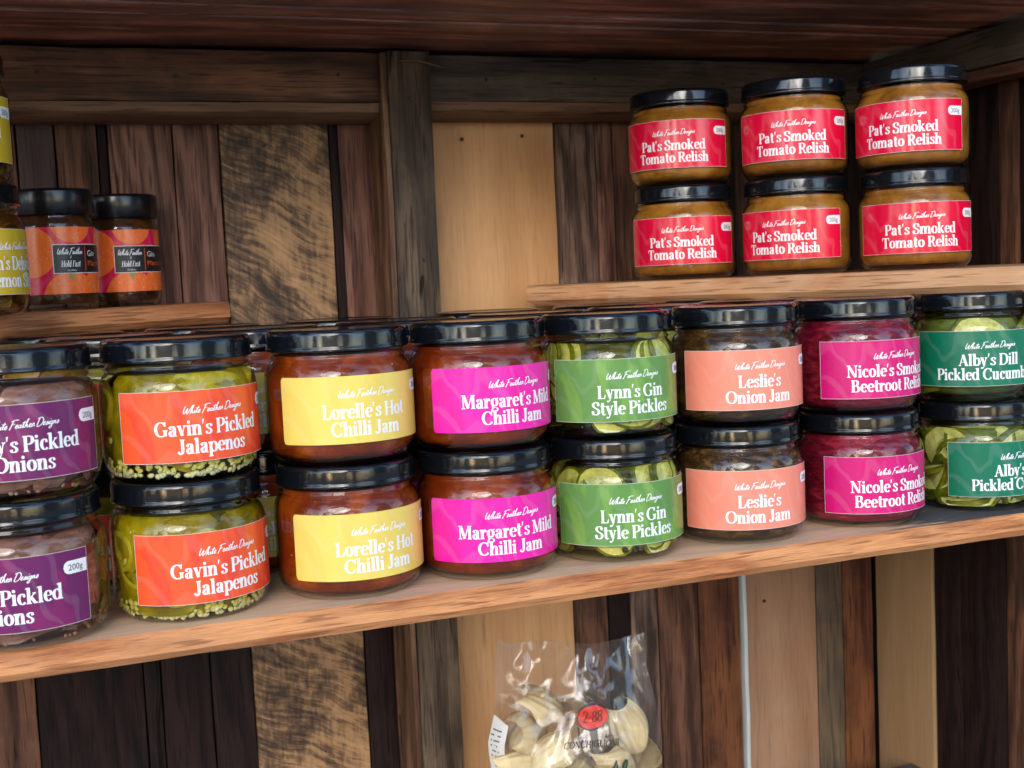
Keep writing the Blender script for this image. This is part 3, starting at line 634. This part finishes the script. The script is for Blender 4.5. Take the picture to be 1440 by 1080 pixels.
def petals(bm, rnd, n, mi, fat=1.0):
    """curved onion slivers lying along the glass"""
    for _ in range(n):
        a = rnd.uniform(0, 2*math.pi); z = rnd.uniform(.010, .058); L = rnd.uniform(.35, .9); wd = rnd.uniform(.004, .009)*fat; sl = rnd.uniform(-1.2, 1.2); rr = .0425-rnd.uniform(0, .003)
        prev = None; N = 10
        for k in range(N+1):
            t = k/N-.5; aa = a+t*L*2*math.cos(sl); zz = z+t*L*.085*math.sin(sl)+.006*math.cos(t*3)-.003; w_ = wd*math.sqrt(max(0, 1-4*t*t))+.0003
            row = []
            for s_ in (-1, -.33, .33, 1):
                zc = min(max(zz+s_*w_*math.cos(sl), .005), .060); r2_ = rr-.0006*abs(s_)-.003*(abs(t)*2)**2
                if zc > .056: r2_ -= (zc-.056)*.9
                a2 = aa-s_*w_*math.sin(sl)/.043
                row.append(bm.verts.new((r2_*math.cos(a2), r2_*math.sin(a2), zc)))
            if prev:
                for j in range(3): bm.faces.new([prev[j], row[j], row[j+1], prev[j+1]]).material_index = mi
            prev = row

M_FLESH = jam_mat('cucumber_flesh', (.38, .34, .13, 1), (.70, .62, .31, 1), (.92, .84, .55, 1), 120, None, .4, .35)
M_SEEDY = jam_mat('cucumber_seed_core', (.36, .33, .09, 1), (.56, .52, .20, 1), (.78, .74, .42, 1), 320, ((.90, .86, .60, 1), 420, .4), .4, .3)
M_RIND = jam_mat('cucumber_rind', (.05, .055, .006, 1), (.15, .15, .012, 1), (.30, .28, .03, 1), 90, None, .2)
M_CORE_OL = jam_mat('olive_brine_depth', (.022, .020, .003, 1), (.085, .075, .008, 1), (.19, .165, .02, 1), 40)
M_CORE_AL = jam_mat('green_brine_depth', (.05, .06, .015, 1), (.12, .14, .035, 1), (.22, .25, .08, 1), 40)
M_JALA = jam_mat('jalapeno_skin', (.12, .088, .002, 1), (.27, .205, .004, 1), (.48, .38, .022, 1), 35, None, .3)
M_JALI = jam_mat('jalapeno_flesh', (.30, .24, .012, 1), (.52, .43, .045, 1), (.70, .60, .14, 1), 90, None, .3)
M_SEED = jam_mat('chilli_seed', (.50, .42, .14, 1), (.68, .60, .28, 1), (.80, .74, .45, 1), 200, None, .3)
M_PET = jam_mat('onion_sliver', (.12, .060, .042, 1), (.27, .165, .125, 1), (.48, .35, .29, 1), 50, None, .3, .3, (1, 1, 4))
M_CORE_ON = jam_mat('onion_depth', (.045, .020, .016, 1), (.12, .065, .050, 1), (.22, .14, .11, 1), 45, None, .2, .3, (1, 1, 3))
M_MUST = jam_mat('mustard_seed', (.15, .08, .04, 1), (.28, .16, .09, 1), (.38, .24, .15, 1), 200)
M_OLIVEDOT = plain('juniper_berry', (.02, .012, .01, 1), .3)
M_BR_G = brine_mat('green_brine', (.86, .88, .55, 1)); M_BR_Y = brine_mat('yellow_brine', (.92, .88, .56, 1)); M_BR_P = brine_mat('pink_brine', (.88, .74, .68, 1)); M_BR_A = brine_mat('pale_brine', (.88, .92, .68, 1))
M_BR_L = brine_mat('amber_brine', (.9, .78, .45, 1))
KINDS = {
 'onion': dict(l1="Mary's Pickled", l2='Onions', du=.0045, c=(104, 30, 88), c2=(150, 36, 96), core=M_CORE_ON, br=M_BR_P),
 'jalapeno': dict(l1="Gavin's Pickled", l2='Jalapenos', c=(238, 88, 44), c2=(226, 56, 46), core=M_CORE_OL, br=M_BR_Y, amt=.5),
 'hot': dict(l1="Lorelle's Hot", l2='Chilli Jam', c=(230, 204, 98), c2=(226, 186, 84), jam=jam_mat('hot_chilli_jam', (.075, .007, .001, 1), (.175, .023, .0015, 1), (.34, .066, .004, 1), 45, ((.50, .22, .05, 1), 190, .80), .3), round=True, amt=.3),
 'mild': dict(l1="Margaret's Mild", l2='Chilli Jam', c=(232, 32, 160), c2=(215, 20, 130), jam=jam_mat('mild_chilli_jam', (.075, .007, .001, 1), (.165, .020, .002, 1), (.30, .052, .005, 1), 45, ((.45, .16, .05, 1), 190, .82), .3), round=True, amt=.35),
 'gin': dict(l1="Lynn's Gin", l2='Style Pickles', c=(94, 140, 68), c2=(128, 170, 70), core=M_CORE_OL, br=M_BR_G, amt=.5),
 'onionjam': dict(l1="Leslie's", l2='Onion Jam', c=(234, 136, 112), c2=(240, 146, 118), jam=jam_mat('onion_jam', (.010, .004, .001, 1), (.045, .020, .006, 1), (.20, .10, .028, 1), 110, ((.16, .10, .03, 1), 160, .7), .15, .3, (1, 1, 2)), amt=.4),
 'beet': dict(l1="Nicole's Smoked", l2='Beetroot Relish', c=(204, 22, 112), c2=(190, 14, 92), jam=jam_mat('beetroot_relish', (.045, .002, .006, 1), (.16, .006, .018, 1), (.36, .022, .045, 1), 95, None, .25, .3, (1, 1, 3)), amt=.3),
 'cuke': dict(l1="Alby's Dill", l2='Pickled Cucumber', c=(12, 108, 78), c2=(22, 122, 90), core=M_CORE_AL, br=M_BR_A, amt=.3),
 'tomato': dict(l1="Pat's Smoked", l2='Tomato Relish', c=(218, 12, 58), c2=(200, 8, 48), gloss=.16, jam=jam_mat('tomato_relish', (.14, .050, .006, 1), (.28, .108, .012, 1), (.40, .175, .022, 1), 55, ((.32, .05, .01, 1), 120, .66), .3), amt=.2),
 'lemon': dict(l1="Susan's Dehydrated", l2='Lemon Slices', c=(204, 172, 42), c2=(215, 185, 60), core=jam_mat('dried_lemon', (.03, .015, .004, 1), (.14, .075, .012, 1), (.40, .22, .03, 1), 60, None, .2, .4, (1, 1, 2)), br=M_BR_L, amt=.3),
}
CAPH, LW, LH, LZ = .0083, .1055, .0392, .0318
def make_label(root, kind, K):
    m = paper(kind+'_label_paper', srgb(*K['c']), srgb(*K['c2']), K.get('amt', .4), gloss=K.get('gloss', .24))
    w_ = Wrap(.0449, LZ); rc = .0022 if K.get('round') else .0004
    def hi(u):
        d = LW/2-abs(u); return LH/2-(rc-math.sqrt(max(0, rc*rc-(rc-d)**2)) if d < rc else 0)
    us = [-LW/2+rc*(1-math.cos(k*math.pi/10)) for k in range(5)]
    w_.strip(-LW/2, LW/2, lambda u: -hi(u), hi, 120, 0, 0, 4)
    if not K.get('round'):                      # pale cut edge of the paper
        e = .00022
        for (a, b, lo, hi_) in ((-LW/2-e, LW/2+e, LH/2, LH/2+e), (-LW/2-e, LW/2+e, -LH/2-e, -LH/2)): w_.strip(a, b, lambda u: lo, lambda u: hi_, 120, 2, 0)
        for a in (-LW/2-e, LW/2): w_.strip(a, a+e, lambda u: -LH/2, lambda u: LH/2, 1, 2, 0, 4)
    for txt, base in ((K['l1'], -.0050), (K['l2'], -.0152)):
        pl, wd = text_polys(txt, CAPH, wide=.98); lim = .0745
        if wd > lim: pl = [[(a*lim/wd, b) for a, b in q] for q in pl]
        w_.polys(pl, .001+K.get('du', 0), base, 1, 4)
    pl, wd = text_polys('White Feather Designs', .0044, False, .085, 1.0); k = .036/wd
    w_.polys([[(a*k, b+a*.05) for a, b in q] for q in pl], .002+K.get('du', 0), .0075, 1, 4)
    lab = w_.done('label', [m, M_WHITE, M_EDGE], root)
    w_ = Wrap(.04492, LZ); bu0, bu1, bv, bh = LW/2-.0150, LW/2-.0004, .0105, .0035
    w_.strip(bu0, bu1, lambda u: bv-(math.sqrt(max(0, bh*bh-(bh-(u-bu0))**2)) if u-bu0 < bh else bh), lambda u: bv+(math.sqrt(max(0, bh*bh-(bh-(u-bu0))**2)) if u-bu0 < bh else bh), 24, 0, 4)
    pl, wd = sans_polys('200g', .0034); w_.polys(pl, (bu0+bu1)/2, bv-.0017, 1, 7)
    bd = w_.done('weight_badge', [M_WHITE, M_INK], lab)
    return lab

PROTO = {}
def make_jar(kind):
    K = KINDS[kind]; root = empty('jar'); rnd = random.Random(hash_(kind))
    if 'jam' in K:
        lathe(inner(.0014, .0045, .0645), 'jam', K['jam'], root)
    else:
        core = lathe(inner(.0095 if kind != 'onion' else .0060, .0055, .0600), 'contents', K['core'], root)
        bm = bmesh.new()
        if kind == 'gin':
            slices(bm, rnd, [rnd.uniform(.014, .054) for _ in range(40)], .0180, .0034, 0, 1, .94, core_i=3)
            seeds(bm, rnd, 26, .008, .058, 2, .0024)
            finish(bm, 'cucumber_slices', [M_FLESH, M_RIND, M_OLIVEDOT, M_SEEDY], root, True, 40)
        elif kind == 'cuke':
            slices(bm, rnd, [rnd.uniform(.012, .054) for _ in range(38)], .0225, .0052, 0, 1, .40, core_i=2)
            finish(bm, 'cucumber_slices', [M_FLESH, M_RIND, M_SEEDY], root, True, 40)
        elif kind == 'lemon':
            slices(bm, rnd, [rnd.uniform(.012, .052) for _ in range(34)], .018, .003, 0, 0, .5)
            finish(bm, 'lemon_slices', [K['core']], root, True, 40)
        elif kind == 'jalapeno':
            rings_bm(bm, rnd, [rnd.uniform(.018, .052) for _ in range(7)], .0130, .0036, 0, 1)
            petals(bm, rnd, 44, 0, 2.1); petals(bm, rnd, 12, 1, 1.6)
            finish(bm, 'jalapeno_rings', [M_JALA, M_JALI], root, True, 40)
            bm = bmesh.new(); seeds(bm, rnd, 300, .0035, .0125, 0, .0020); seeds(bm, rnd, 26, .02, .058, 0, .0020)
            o = finish(bm, 'chilli_seeds', [M_SEED], root, True)
        elif kind == 'onion':
            petals(bm, rnd, 80, 0); seeds(bm, rnd, 90, .004, .016, 1, .0014)
            finish(bm, 'onion_slivers', [M_PET, M_MUST], root, True)
        lathe(inner(.0012, .0040, .0635), 'brine', K['br'], root)
    gl = lathe(GP, 'glass', M_GLASS, root)
    lathe(LIDP, 'lid', M_LID, root)
    make_label(root, kind, K)
    return root
def hash_(s_): return sum((i+1)*ord(c) for i, c in enumerate(s_))

_used = set()
def place(kind, x, y, z, face, label, cat='jar', group=None, spin=None, hs=1.0, lab=True):
    """face: how far the label is turned from the line of sight, degrees, positive to the right"""
    if kind not in PROTO: PROTO[kind] = make_jar(kind) if kind != 'marmalade' else make_marmalade()
    o = PROTO[kind] if kind not in _used else copy_tree(PROTO[kind])
    _used.add(kind)
    az = math.atan2(x, y)                       # line of sight to the jar seen from above
    o.location = (x, y, EYE+z); o.rotation_euler = (0, 0, -az+R(face)); o.scale = (1, 1, hs)
    rnd = random.Random(int(x*1e4)*31+int(z*1e4))
    for ch in o.children:
        if 'label' not in ch.name: ch.rotation_euler = (0, 0, rnd.uniform(0, 6.28))
        elif face is not None: ch.rotation_euler = (0, 0, 0)
        if ch.name.startswith('label'): ch.location.z += rnd.uniform(-.0009, .0009)
    tag(o, label, cat, group)
    return o

# ------------------------------------------------------------------ marmalade jars
M_AMBER = jam_mat('dark_marmalade', (.020, .006, .002, 1), (.060, .020, .005, 1), (.13, .045, .010, 1), 60, None, .2)
M_PINK = paper('pink_fruit_paper', srgb(222, 26, 76), srgb(232, 60, 88), .4, 40)
M_ORNG = paper('orange_fruit_ink', srgb(250, 112, 44), srgb(252, 136, 62), .4, 60)
M_LEAF = plain('leaf_ink', srgb(150, 160, 80), .4); M_BOX = plain('black_panel_ink', (.012, .012, .016, 1), .35); M_ORTX = plain('orange_ink', srgb(232, 96, 40), .4)
M_DOT = plain('cream_dot_ink', srgb(250, 190, 140), .4)
def make_marmalade():
    root = empty('marmalade_jar')
    lathe([(0, .005), (.026, .005), (.0285, .008), (.0292, .014), (.0292, .062), (.0275, .068), (.026, .073), (0, .073)], 'marmalade', M_AMBER, root)
    lathe([(0, .003), (.024, .002), (.0265, 0), (.029, .0012), (.0305, .005), (.0310, .009), (.0310, .0640), (.0305, .0672), (.0292, .0695), (.0285, .0712), (.0285, .080)], 'glass', M_GLASS, root)
    lathe([(.0285, .0735), (.0314, .0732), (.0318, .0738), (.0318, .0905), (.0313, .0922), (.0300, .0930), (0, .0930)], 'lid', M_CAP, root)
    w_ = Wrap(.0312, .038); H = .0255; U = .082
    w_.strip(-U, U, lambda u: -H, lambda u: H, 150, 0, 0, 2)
    rnd = random.Random(5)
    circ = [(-.0205, .0065, .0190), (.0115, .0300, .0170), (.0085, -.0300, .0215), (.034, -.0215, .0150), (-.055, .02, .016), (-.045, -.022, .015), (.052, .018, .017), (.06, -.02, .015), (-.07, 0, .012)]
    for (cu, cv, r_) in circ:
        f_lo = lambda u: max(-H, min(H, cv-math.sqrt(max(0, r_*r_-(u-cu)**2)))); f_hi = lambda u: max(-H, min(H, cv+math.sqrt(max(0, r_*r_-(u-cu)**2))))
        w_.strip(cu-r_, cu+r_, f_lo, f_hi, 40, 1, 3)
        for _ in range(26):
            a = rnd.uniform(0, 6.28); q = r_*.85*math.sqrt(rnd.random()); du, dv = cu+q*math.cos(a), cv+q*math.sin(a)
            if abs(dv) < H-.001: w_.polys([[(.00035*math.cos(k), .00035*math.sin(k)) for k in range(6)]], du, dv, 6, 5)
    w_.polys([[(0, .004), (.002, .001), (.0015, -.004), (-.001, -.003), (-.0022, .001)]], .0090, -.0115, 2, 6)
    b0, b1, v0, v1 = -.0045, .048, -.0100, .0122
    w_.strip(b0, b1, lambda u: v0, lambda u: v1, 50, 4, 7); w_.strip(b0+.0005, b1-.0005, lambda u: v0+.0005, lambda u: v1-.0005, 50, 3, 9)
    pl, wd = text_polys('White Feather', .0048, False, .11); k = .0195/wd; w_.polys([[(a*k, b) for a, b in q] for q in pl], .0085, .0045, 4, 12)
    pl, wd = text_polys('&', .0022, False, .14); w_.polys(pl, .0085, .0012, 4, 12)
    pl, wd = text_polys('Hold Fast', .0046, True); k = .0150/wd; w_.polys([[(a*k+b*.15, b) for a, b in q] for q in pl], .0085, -.0050, 4, 12)
    pl, wd = sans_polys('Distillery', .0014); w_.polys(pl, .0090, -.0082, 4, 12)
    w_.strip(.0207, .0213, lambda u: v0+.002, lambda u: v1-.002, 2, 5, 12)
    pl, wd = sans_polys('Gin', .0046); w_.polys(pl, .0235+wd/2, .0030, 4, 12)
    pl, wd = sans_polys('Marmalade', .0046); w_.polys(pl, .0235+wd/2, -.0045, 5, 12)
    w_.done('label', [M_PINK, M_ORNG, M_LEAF, M_BOX, M_WHITE, M_ORTX, M_DOT], root)
    return root

# ------------------------------------------------------------------ the jars on the long shelf
names = {
 'onion': ('purple', 'pickled onions'), 'jalapeno': ('orange', 'pickled jalapenos'), 'hot': ('yellow', 'red-brown hot chilli jam'), 'mild': ('bright magenta', 'red-brown mild chilli jam'),
 'gin': ('leaf green', 'gin-style pickled cucumber slices'), 'onionjam': ('salmon pink', 'dark onion jam'), 'beet': ('deep pink', 'crimson beetroot relish'), 'cuke': ('dark green', 'pickled cucumber slices'),
 'tomato': ('crimson', 'mustard-brown tomato relish')}
front = [('onion', -.0125, -.0120, -23, -2), ('jalapeno', .0785, .0780, 26, 22), ('hot', .1740, .1731, 22, 19), ('mild', .2642, .2630, 19, 28), ('gin', .3552, .3537, 16, 19),
         ('onionjam', .4506, .4508, 17, 20), ('beet', .5511, .5491, 36, 37), ('cuke', .6570, .6530, 42, 16)]
for i, (k, xb, xt, fb, ft) in enumerate(front):
    y = .752+.0006*i if i else .7400; c, what = names[k]
    place(k, xb, y, ZS, fb, 'lower front jar of %s, %s label' % (what, c), group='jars in the front row of the long shelf')
    place(k, xt, y, ZS+JH, ft, 'upper front jar of %s, %s label' % (what, c), group='jars in the front row of the long shelf')
row2 = [('jalapeno', .045, 'onion'), ('hot', .1390, 0), ('mild', .2370, 0), ('mild', .3340, 0), ('gin', .4290, 0), ('onionjam', .5250, 0), ('beet', .6230, 0), ('cuke', .7200, 0)]
row3 = [('jalapeno', .020, 0), ('hot', .1180, 0), ('hot', .2200, 0), ('mild', .3400, 0), ('gin', .4420, 0), ('onionjam', .5410, 0), ('beet', .6400, 0), ('cuke', .7400, 0)]
SH = dict(jalapeno='jalapenos', hot='hot jam', mild='mild jam', gin='gin pickles', onionjam='onion jam', beet='beetroot relish', cuke='cucumbers')
NB = {('r2', 0): 'between the onions and the jalapenos', ('r2', 1): 'between the jalapenos and the yellow label', ('r2', 2): 'between the yellow and the magenta labels', ('r2', 3): 'behind the magenta and leaf green labels',
      ('r2', 4): 'behind the leaf green and salmon labels', ('r2', 5): 'behind the salmon and deep pink labels', ('r2', 6): 'behind the deep pink and dark green labels', ('r2', 7): 'behind the dark green labels'}
for rn, row, y, word in (('r2', row2, .8500, 'second'), ('r3', row3, .9480, 'third')):
    for i, (k, x, _) in enumerate(row):
        c, what = names[k]
        for t, tw in ((0, 'lower'), (1, 'upper')):
            place(k, x+.001*t, y, ZS+t*JH, 20+7*((i*3+t) % 3)-7, '%s %s-row jar of %s, %s' % (tw, word, SH[k], NB[('r2', i)]), group='jars in the %s row of the long shelf' % word)

# six relish jars on the corner shelf
pats = [((.5368, .9781), -10, -4, 'left'), ((.6084, .9125), -3, -17, 'middle'), ((.6790, .8495), -12, 5, 'right')]
for (x, y), ft, fb, nm in pats:
    place('tomato', x, y, ZR, fb, 'lower crimson-labelled tomato relish jar, %s stack on the corner shelf' % nm, group='relish jars on the corner shelf')
    place('tomato', x-.0005, y, ZR+JH, ft, 'upper crimson-labelled tomato relish jar, %s stack on the corner shelf' % nm, group='relish jars on the corner shelf')
# left shelf
place('marmalade', .0224, 1.0540, ZL, 5, 'nearer dark marmalade jar with orange-patterned label and black cap on the left shelf', group='marmalade jars on the left shelf')
place('marmalade', .0770, 1.1220, ZL, -3, 'farther dark marmalade jar with orange-patterned label, at the end of the left shelf', group='marmalade jars on the left shelf')
LX, LY = -.0425, .925
place('lemon', LX, LY, ZL, 56, 'lower yellow-labelled jar of dried lemon slices at the left edge of the photo', group='lemon jars on the left shelf', hs=1.09)
place('lemon', LX-.004, LY, ZL+JH*1.09, 6, 'upper yellow-labelled jar of dried slices at the left edge of the photo', group='lemon jars on the left shelf', hs=1.09)

# ------------------------------------------------------------------ bag of pasta shells
def film_mat():
    s = NT('clear_cellophane')
    tc = s.n('TexCoord').outputs['Object']
    bf = s.n('NewGeometry').outputs['Backfacing']; io = s.math('MULTIPLY_ADD', bf, 1/1.5-1.5, 1.5)
    h = s.noise(s.map(tc, (1, 1, .6), rot=(0, R(35), 0)), 20, 2, .45, 1.0)
    nm = s.bump(s.math('ABSOLUTE', s.math('SUBTRACT', h, .5)), .55, .010)
    fr = s.n('Fresnel', ins={'IOR': io, 'Normal': nm}).outputs[0]
    tr = s.n('BsdfTransparent', ins={'Color': (.985, .985, .985, 1)}); gl = s.n('BsdfGlossy', ins={'Roughness': .12, 'Normal': nm})
    df = s.n('BsdfDiffuse', ins={'Color': (.8, .8, .8, 1)})
    m1 = s.n('MixShader', ins={0: s.math('MULTIPLY', fr, 1.5, clamp=True), 1: tr.outputs[0], 2: gl.outputs[0]})
    m2 = s.n('MixShader', ins={0: .02, 1: m1.outputs[0], 2: df.outputs[0]})
    s.t.links.new(m2.outputs[0], s.out.inputs[0]); return s.m
M_FILM = film_mat()
M_PASTA = jam_mat('dry_pasta', (.70, .54, .28, 1), (.82, .68, .40, 1), (.90, .79, .53, 1), 35, None, .35, .5)
BX, BY, BZ = .4255, 1.0050, -.545
bag = empty('pasta_bag', (BX, BY, EYE+BZ), -math.atan2(BX, BY)); tag(bag, 'clear cellophane bag of large cream pasta shells with a red oval printed 2-88', 'bag')
BH = .2230
def half(t):   # half width by height fraction
    return .0755 if t < .62 else .0755-.0110*((t-.62)/.38)**.8
def fy(s_, t):   # front bulge at (-1..1, 0..1)
    b = .038*(1-min(1, max(0, t-.55)/.45)**1.3*.93)*(1-abs(s_)**2.4)
    cr_ = .0045*mnoise.noise(Vector((s_*2.1, t*5, 3)))+.0030*abs(mnoise.noise(Vector((s_*4+t*3, t*9-s_*2, 8))))*2
    if t > .72: cr_ += .006*(t-.72)/.28*math.sin(s_*5.2+1)*1.2
    return b+cr_*(1 if t > .5 else .6)
def bpt(s_, t, side):
    wv = .0035*mnoise.noise(Vector((t*6, side, 1)))
    x = s_*half(t)+wv; zz = t*BH
    if t > .9: zz += (.006*abs(s_)**6-.0035*(1-abs(s_))*math.sin(s_*4+1))*(t-.9)/.1
    return (x, -fy(s_, t) if side < 0 else fy(-s_, t*.98)*.75, zz)
bm = bmesh.new(); NU_, NV_ = 44, 56
for side_ in (-1, 1):
    gr = [[bm.verts.new(bpt(-1+2*i/NU_, j/NV_, side_)) for i in range(NU_+1)] for j in range(NV_+1)]
    for j in range(NV_):
        for i in range(NU_): bm.faces.new([gr[j][i], gr[j][i+1], gr[j+1][i+1], gr[j+1][i]])
film = finish(bm, 'film', M_FILM, bag, True)
film.data.materials.append(M_WHITE)
# pasta shells: broad curled lips with ribs
def shell_mesh(seed):
    rnd = random.Random(seed); bm = bmesh.new(); N, Mm = 22, 44; gr = []
    for i in range(N+1):
        u = i/N; row = []
        for j in range(Mm+1):
            v = j/Mm*2-1
            Rr = .0200*(math.sin(math.pi*(u*.76+.12))**.5)
            ang = v*(1.75+.25*math.sin(u*math.pi))
            rib = 1+.022*math.sin(v*34)
            x = (u-.5)*.040; rr = Rr*rib*(1-.38*max(0, abs(v)-.6))
            row.append(bm.verts.new((x+.004*math.cos(v*3), rr*math.sin(ang), rr*math.cos(ang)*.85+.006*abs(v)**4*math.sin(u*5))))
        gr.append(row)
    for i in range(N):
        for j in range(Mm): bm.faces.new([gr[i][j], gr[i+1][j], gr[i+1][j+1], gr[i][j+1]])
    bmesh.ops.solidify(bm, geom=bm.faces[:], thickness=.0014)
    me = bpy.data.meshes.new('pasta_shell')
    bmesh.ops.recalc_face_normals(bm, faces=bm.faces[:]); bm.to_mesh(me); bm.free()
    for p in me.polygons: p.use_smooth = True
    me.materials.append(M_PASTA); return me
shells = [shell_mesh(k) for k in range(2)]
rnd = random.Random(11)
spots = [(-.034, -.006, .168, .3, .6, .4), (-.050, -.004, .143, 1.2, .3, 1.2), (-.020, -.012, .126, .2, -.5, .1), (.012, -.004, .141, 1.9, .4, 1.0), (.045, -.004, .146, .6, 1.1, -.6), (.028, -.013, .120, 2.4, .2, .5), (.056, -.002, .120, 1.0, .5, 2.0), (-.053, -.002, .116, 2.2, 0, .2),
         (0, .010, .150, .5, .5, .9), (-.045, .012, .135, 1, 2, .1), (.04, .012, .128, 2, 1, .3), (.000, -.016, .105, 1.4, .8, 2.1)]
for z in (.018, .045, .072, .097):
    for k in range(5): spots.append((-.052+.026*k+rnd.uniform(-.004, .004), rnd.uniform(-.010, .012), z+rnd.uniform(-.004, .004), rnd.uniform(0, 6), rnd.uniform(-1, 1), rnd.uniform(0, 6)))
for i, (x, y, z, a, b, c) in enumerate(spots):
    o = bpy.data.objects.new('pasta_shell', shells[i % 2]); COL.objects.link(o); o.parent = bag
    o.location = (x, y, z); o.rotation_euler = (a, b, c)
# printing on the film
def bag_art(polys, name, mat, off, parent, du=0, dv=0):
    bm = bmesh.new()
    for i, q in enumerate(polys):
        vs = []
        for (a, b) in q:
            a += du; b += dv; t = b/BH; p_ = bpt(a/half(t), t, -1); vs.append(bm.verts.new((p_[0], p_[1]-off-(i % 5)*.00001, p_[2])))
        bm.faces.new(vs)
    me = bpy.data.meshes.new(name); bm.to_mesh(me); bm.free(); return link(name, me, mat, parent)
M_REDST = plain('red_oval_print', srgb(214, 62, 48), .4); M_NAVY = plain('navy_print', (.02, .03, .06, 1), .4); M_PRT = plain('dark_print', (.05, .035, .02, 1), .5); M_GRN = plain('green_script_print', (.015, .04, .015, 1), .5)
def grid_ellipse(rx, ry, n=16, m=8):
    out = []
    for i in range(n):
        x0, x1 = -rx+2*rx*i/n, -rx+2*rx*(i+1)/n
        y0, y1 = ry*math.sqrt(max(0, 1-(x0/rx)**2)), ry*math.sqrt(max(0, 1-(x1/rx)**2))
        for j in range(m):
            a, b = -1+2*j/m, -1+2*(j+1)/m; out.append([(x0, y0*a), (x1, y1*a), (x1, y1*b), (x0, y0*b)])
    return out
OX, OZ = .0145, .1640
bag_art(grid_ellipse(.0135, .0115), 'oval_print', M_NAVY, .0006, film, OX, OZ)
bag_art(grid_ellipse(.0133, .0098), 'oval_print', M_REDST, .0010, film, OX, OZ)
pl, wd = text_polys('2-88', .0100); bag_art([[(a*.85, b) for a, b in q] for q in pl], 'oval_numerals', M_PRT, .0014, film, OX, OZ-.0046)
pl, wd = text_polys('CONCHIGLIONI', .0056, wide=.95); bag_art(pl, 'print_line', M_PRT, .0008, film, .015, .1395)
pl, wd = text_polys('Al', .026, False, .09); bag_art(pl, 'script_print', M_GRN, .0008, film, .030, .098)
# white back label folded round the left side
bm = bmesh.new(); q_ = []
for j in range(9):
    t = .42+.30*j/8
    row = []
    for i in range(5):
        s_ = -1+.20*i/4; p_ = bpt(s_, t-.03*i/4, -1); row.append(bm.verts.new((p_[0]-.0004, p_[1]-.0008, p_[2])))
    q_.append(row)
for A, B in zip(q_, q_[1:]):
    for i in range(4): bm.faces.new([A[i], A[i+1], B[i+1], B[i]])
st = finish(bm, 'ingredients_sticker', M_WHITE, bag, True)
lines = []
for k in range(11):
    v = .100+.0048*k; L = rnd.uniform(.006, .011); x0 = -.0735
    for q in range(6):
        if rnd.random() < .85: lines.append([(x0+L*q/6, v-.0004), (x0+L*(q+.75)/6, v-.0004), (x0+L*(q+.75)/6, v+.0011), (x0+L*q/6, v+.0011)])
bag_art(lines, 'sticker_print', M_INK, .0014, st)
print('objects', len(bpy.data.objects))
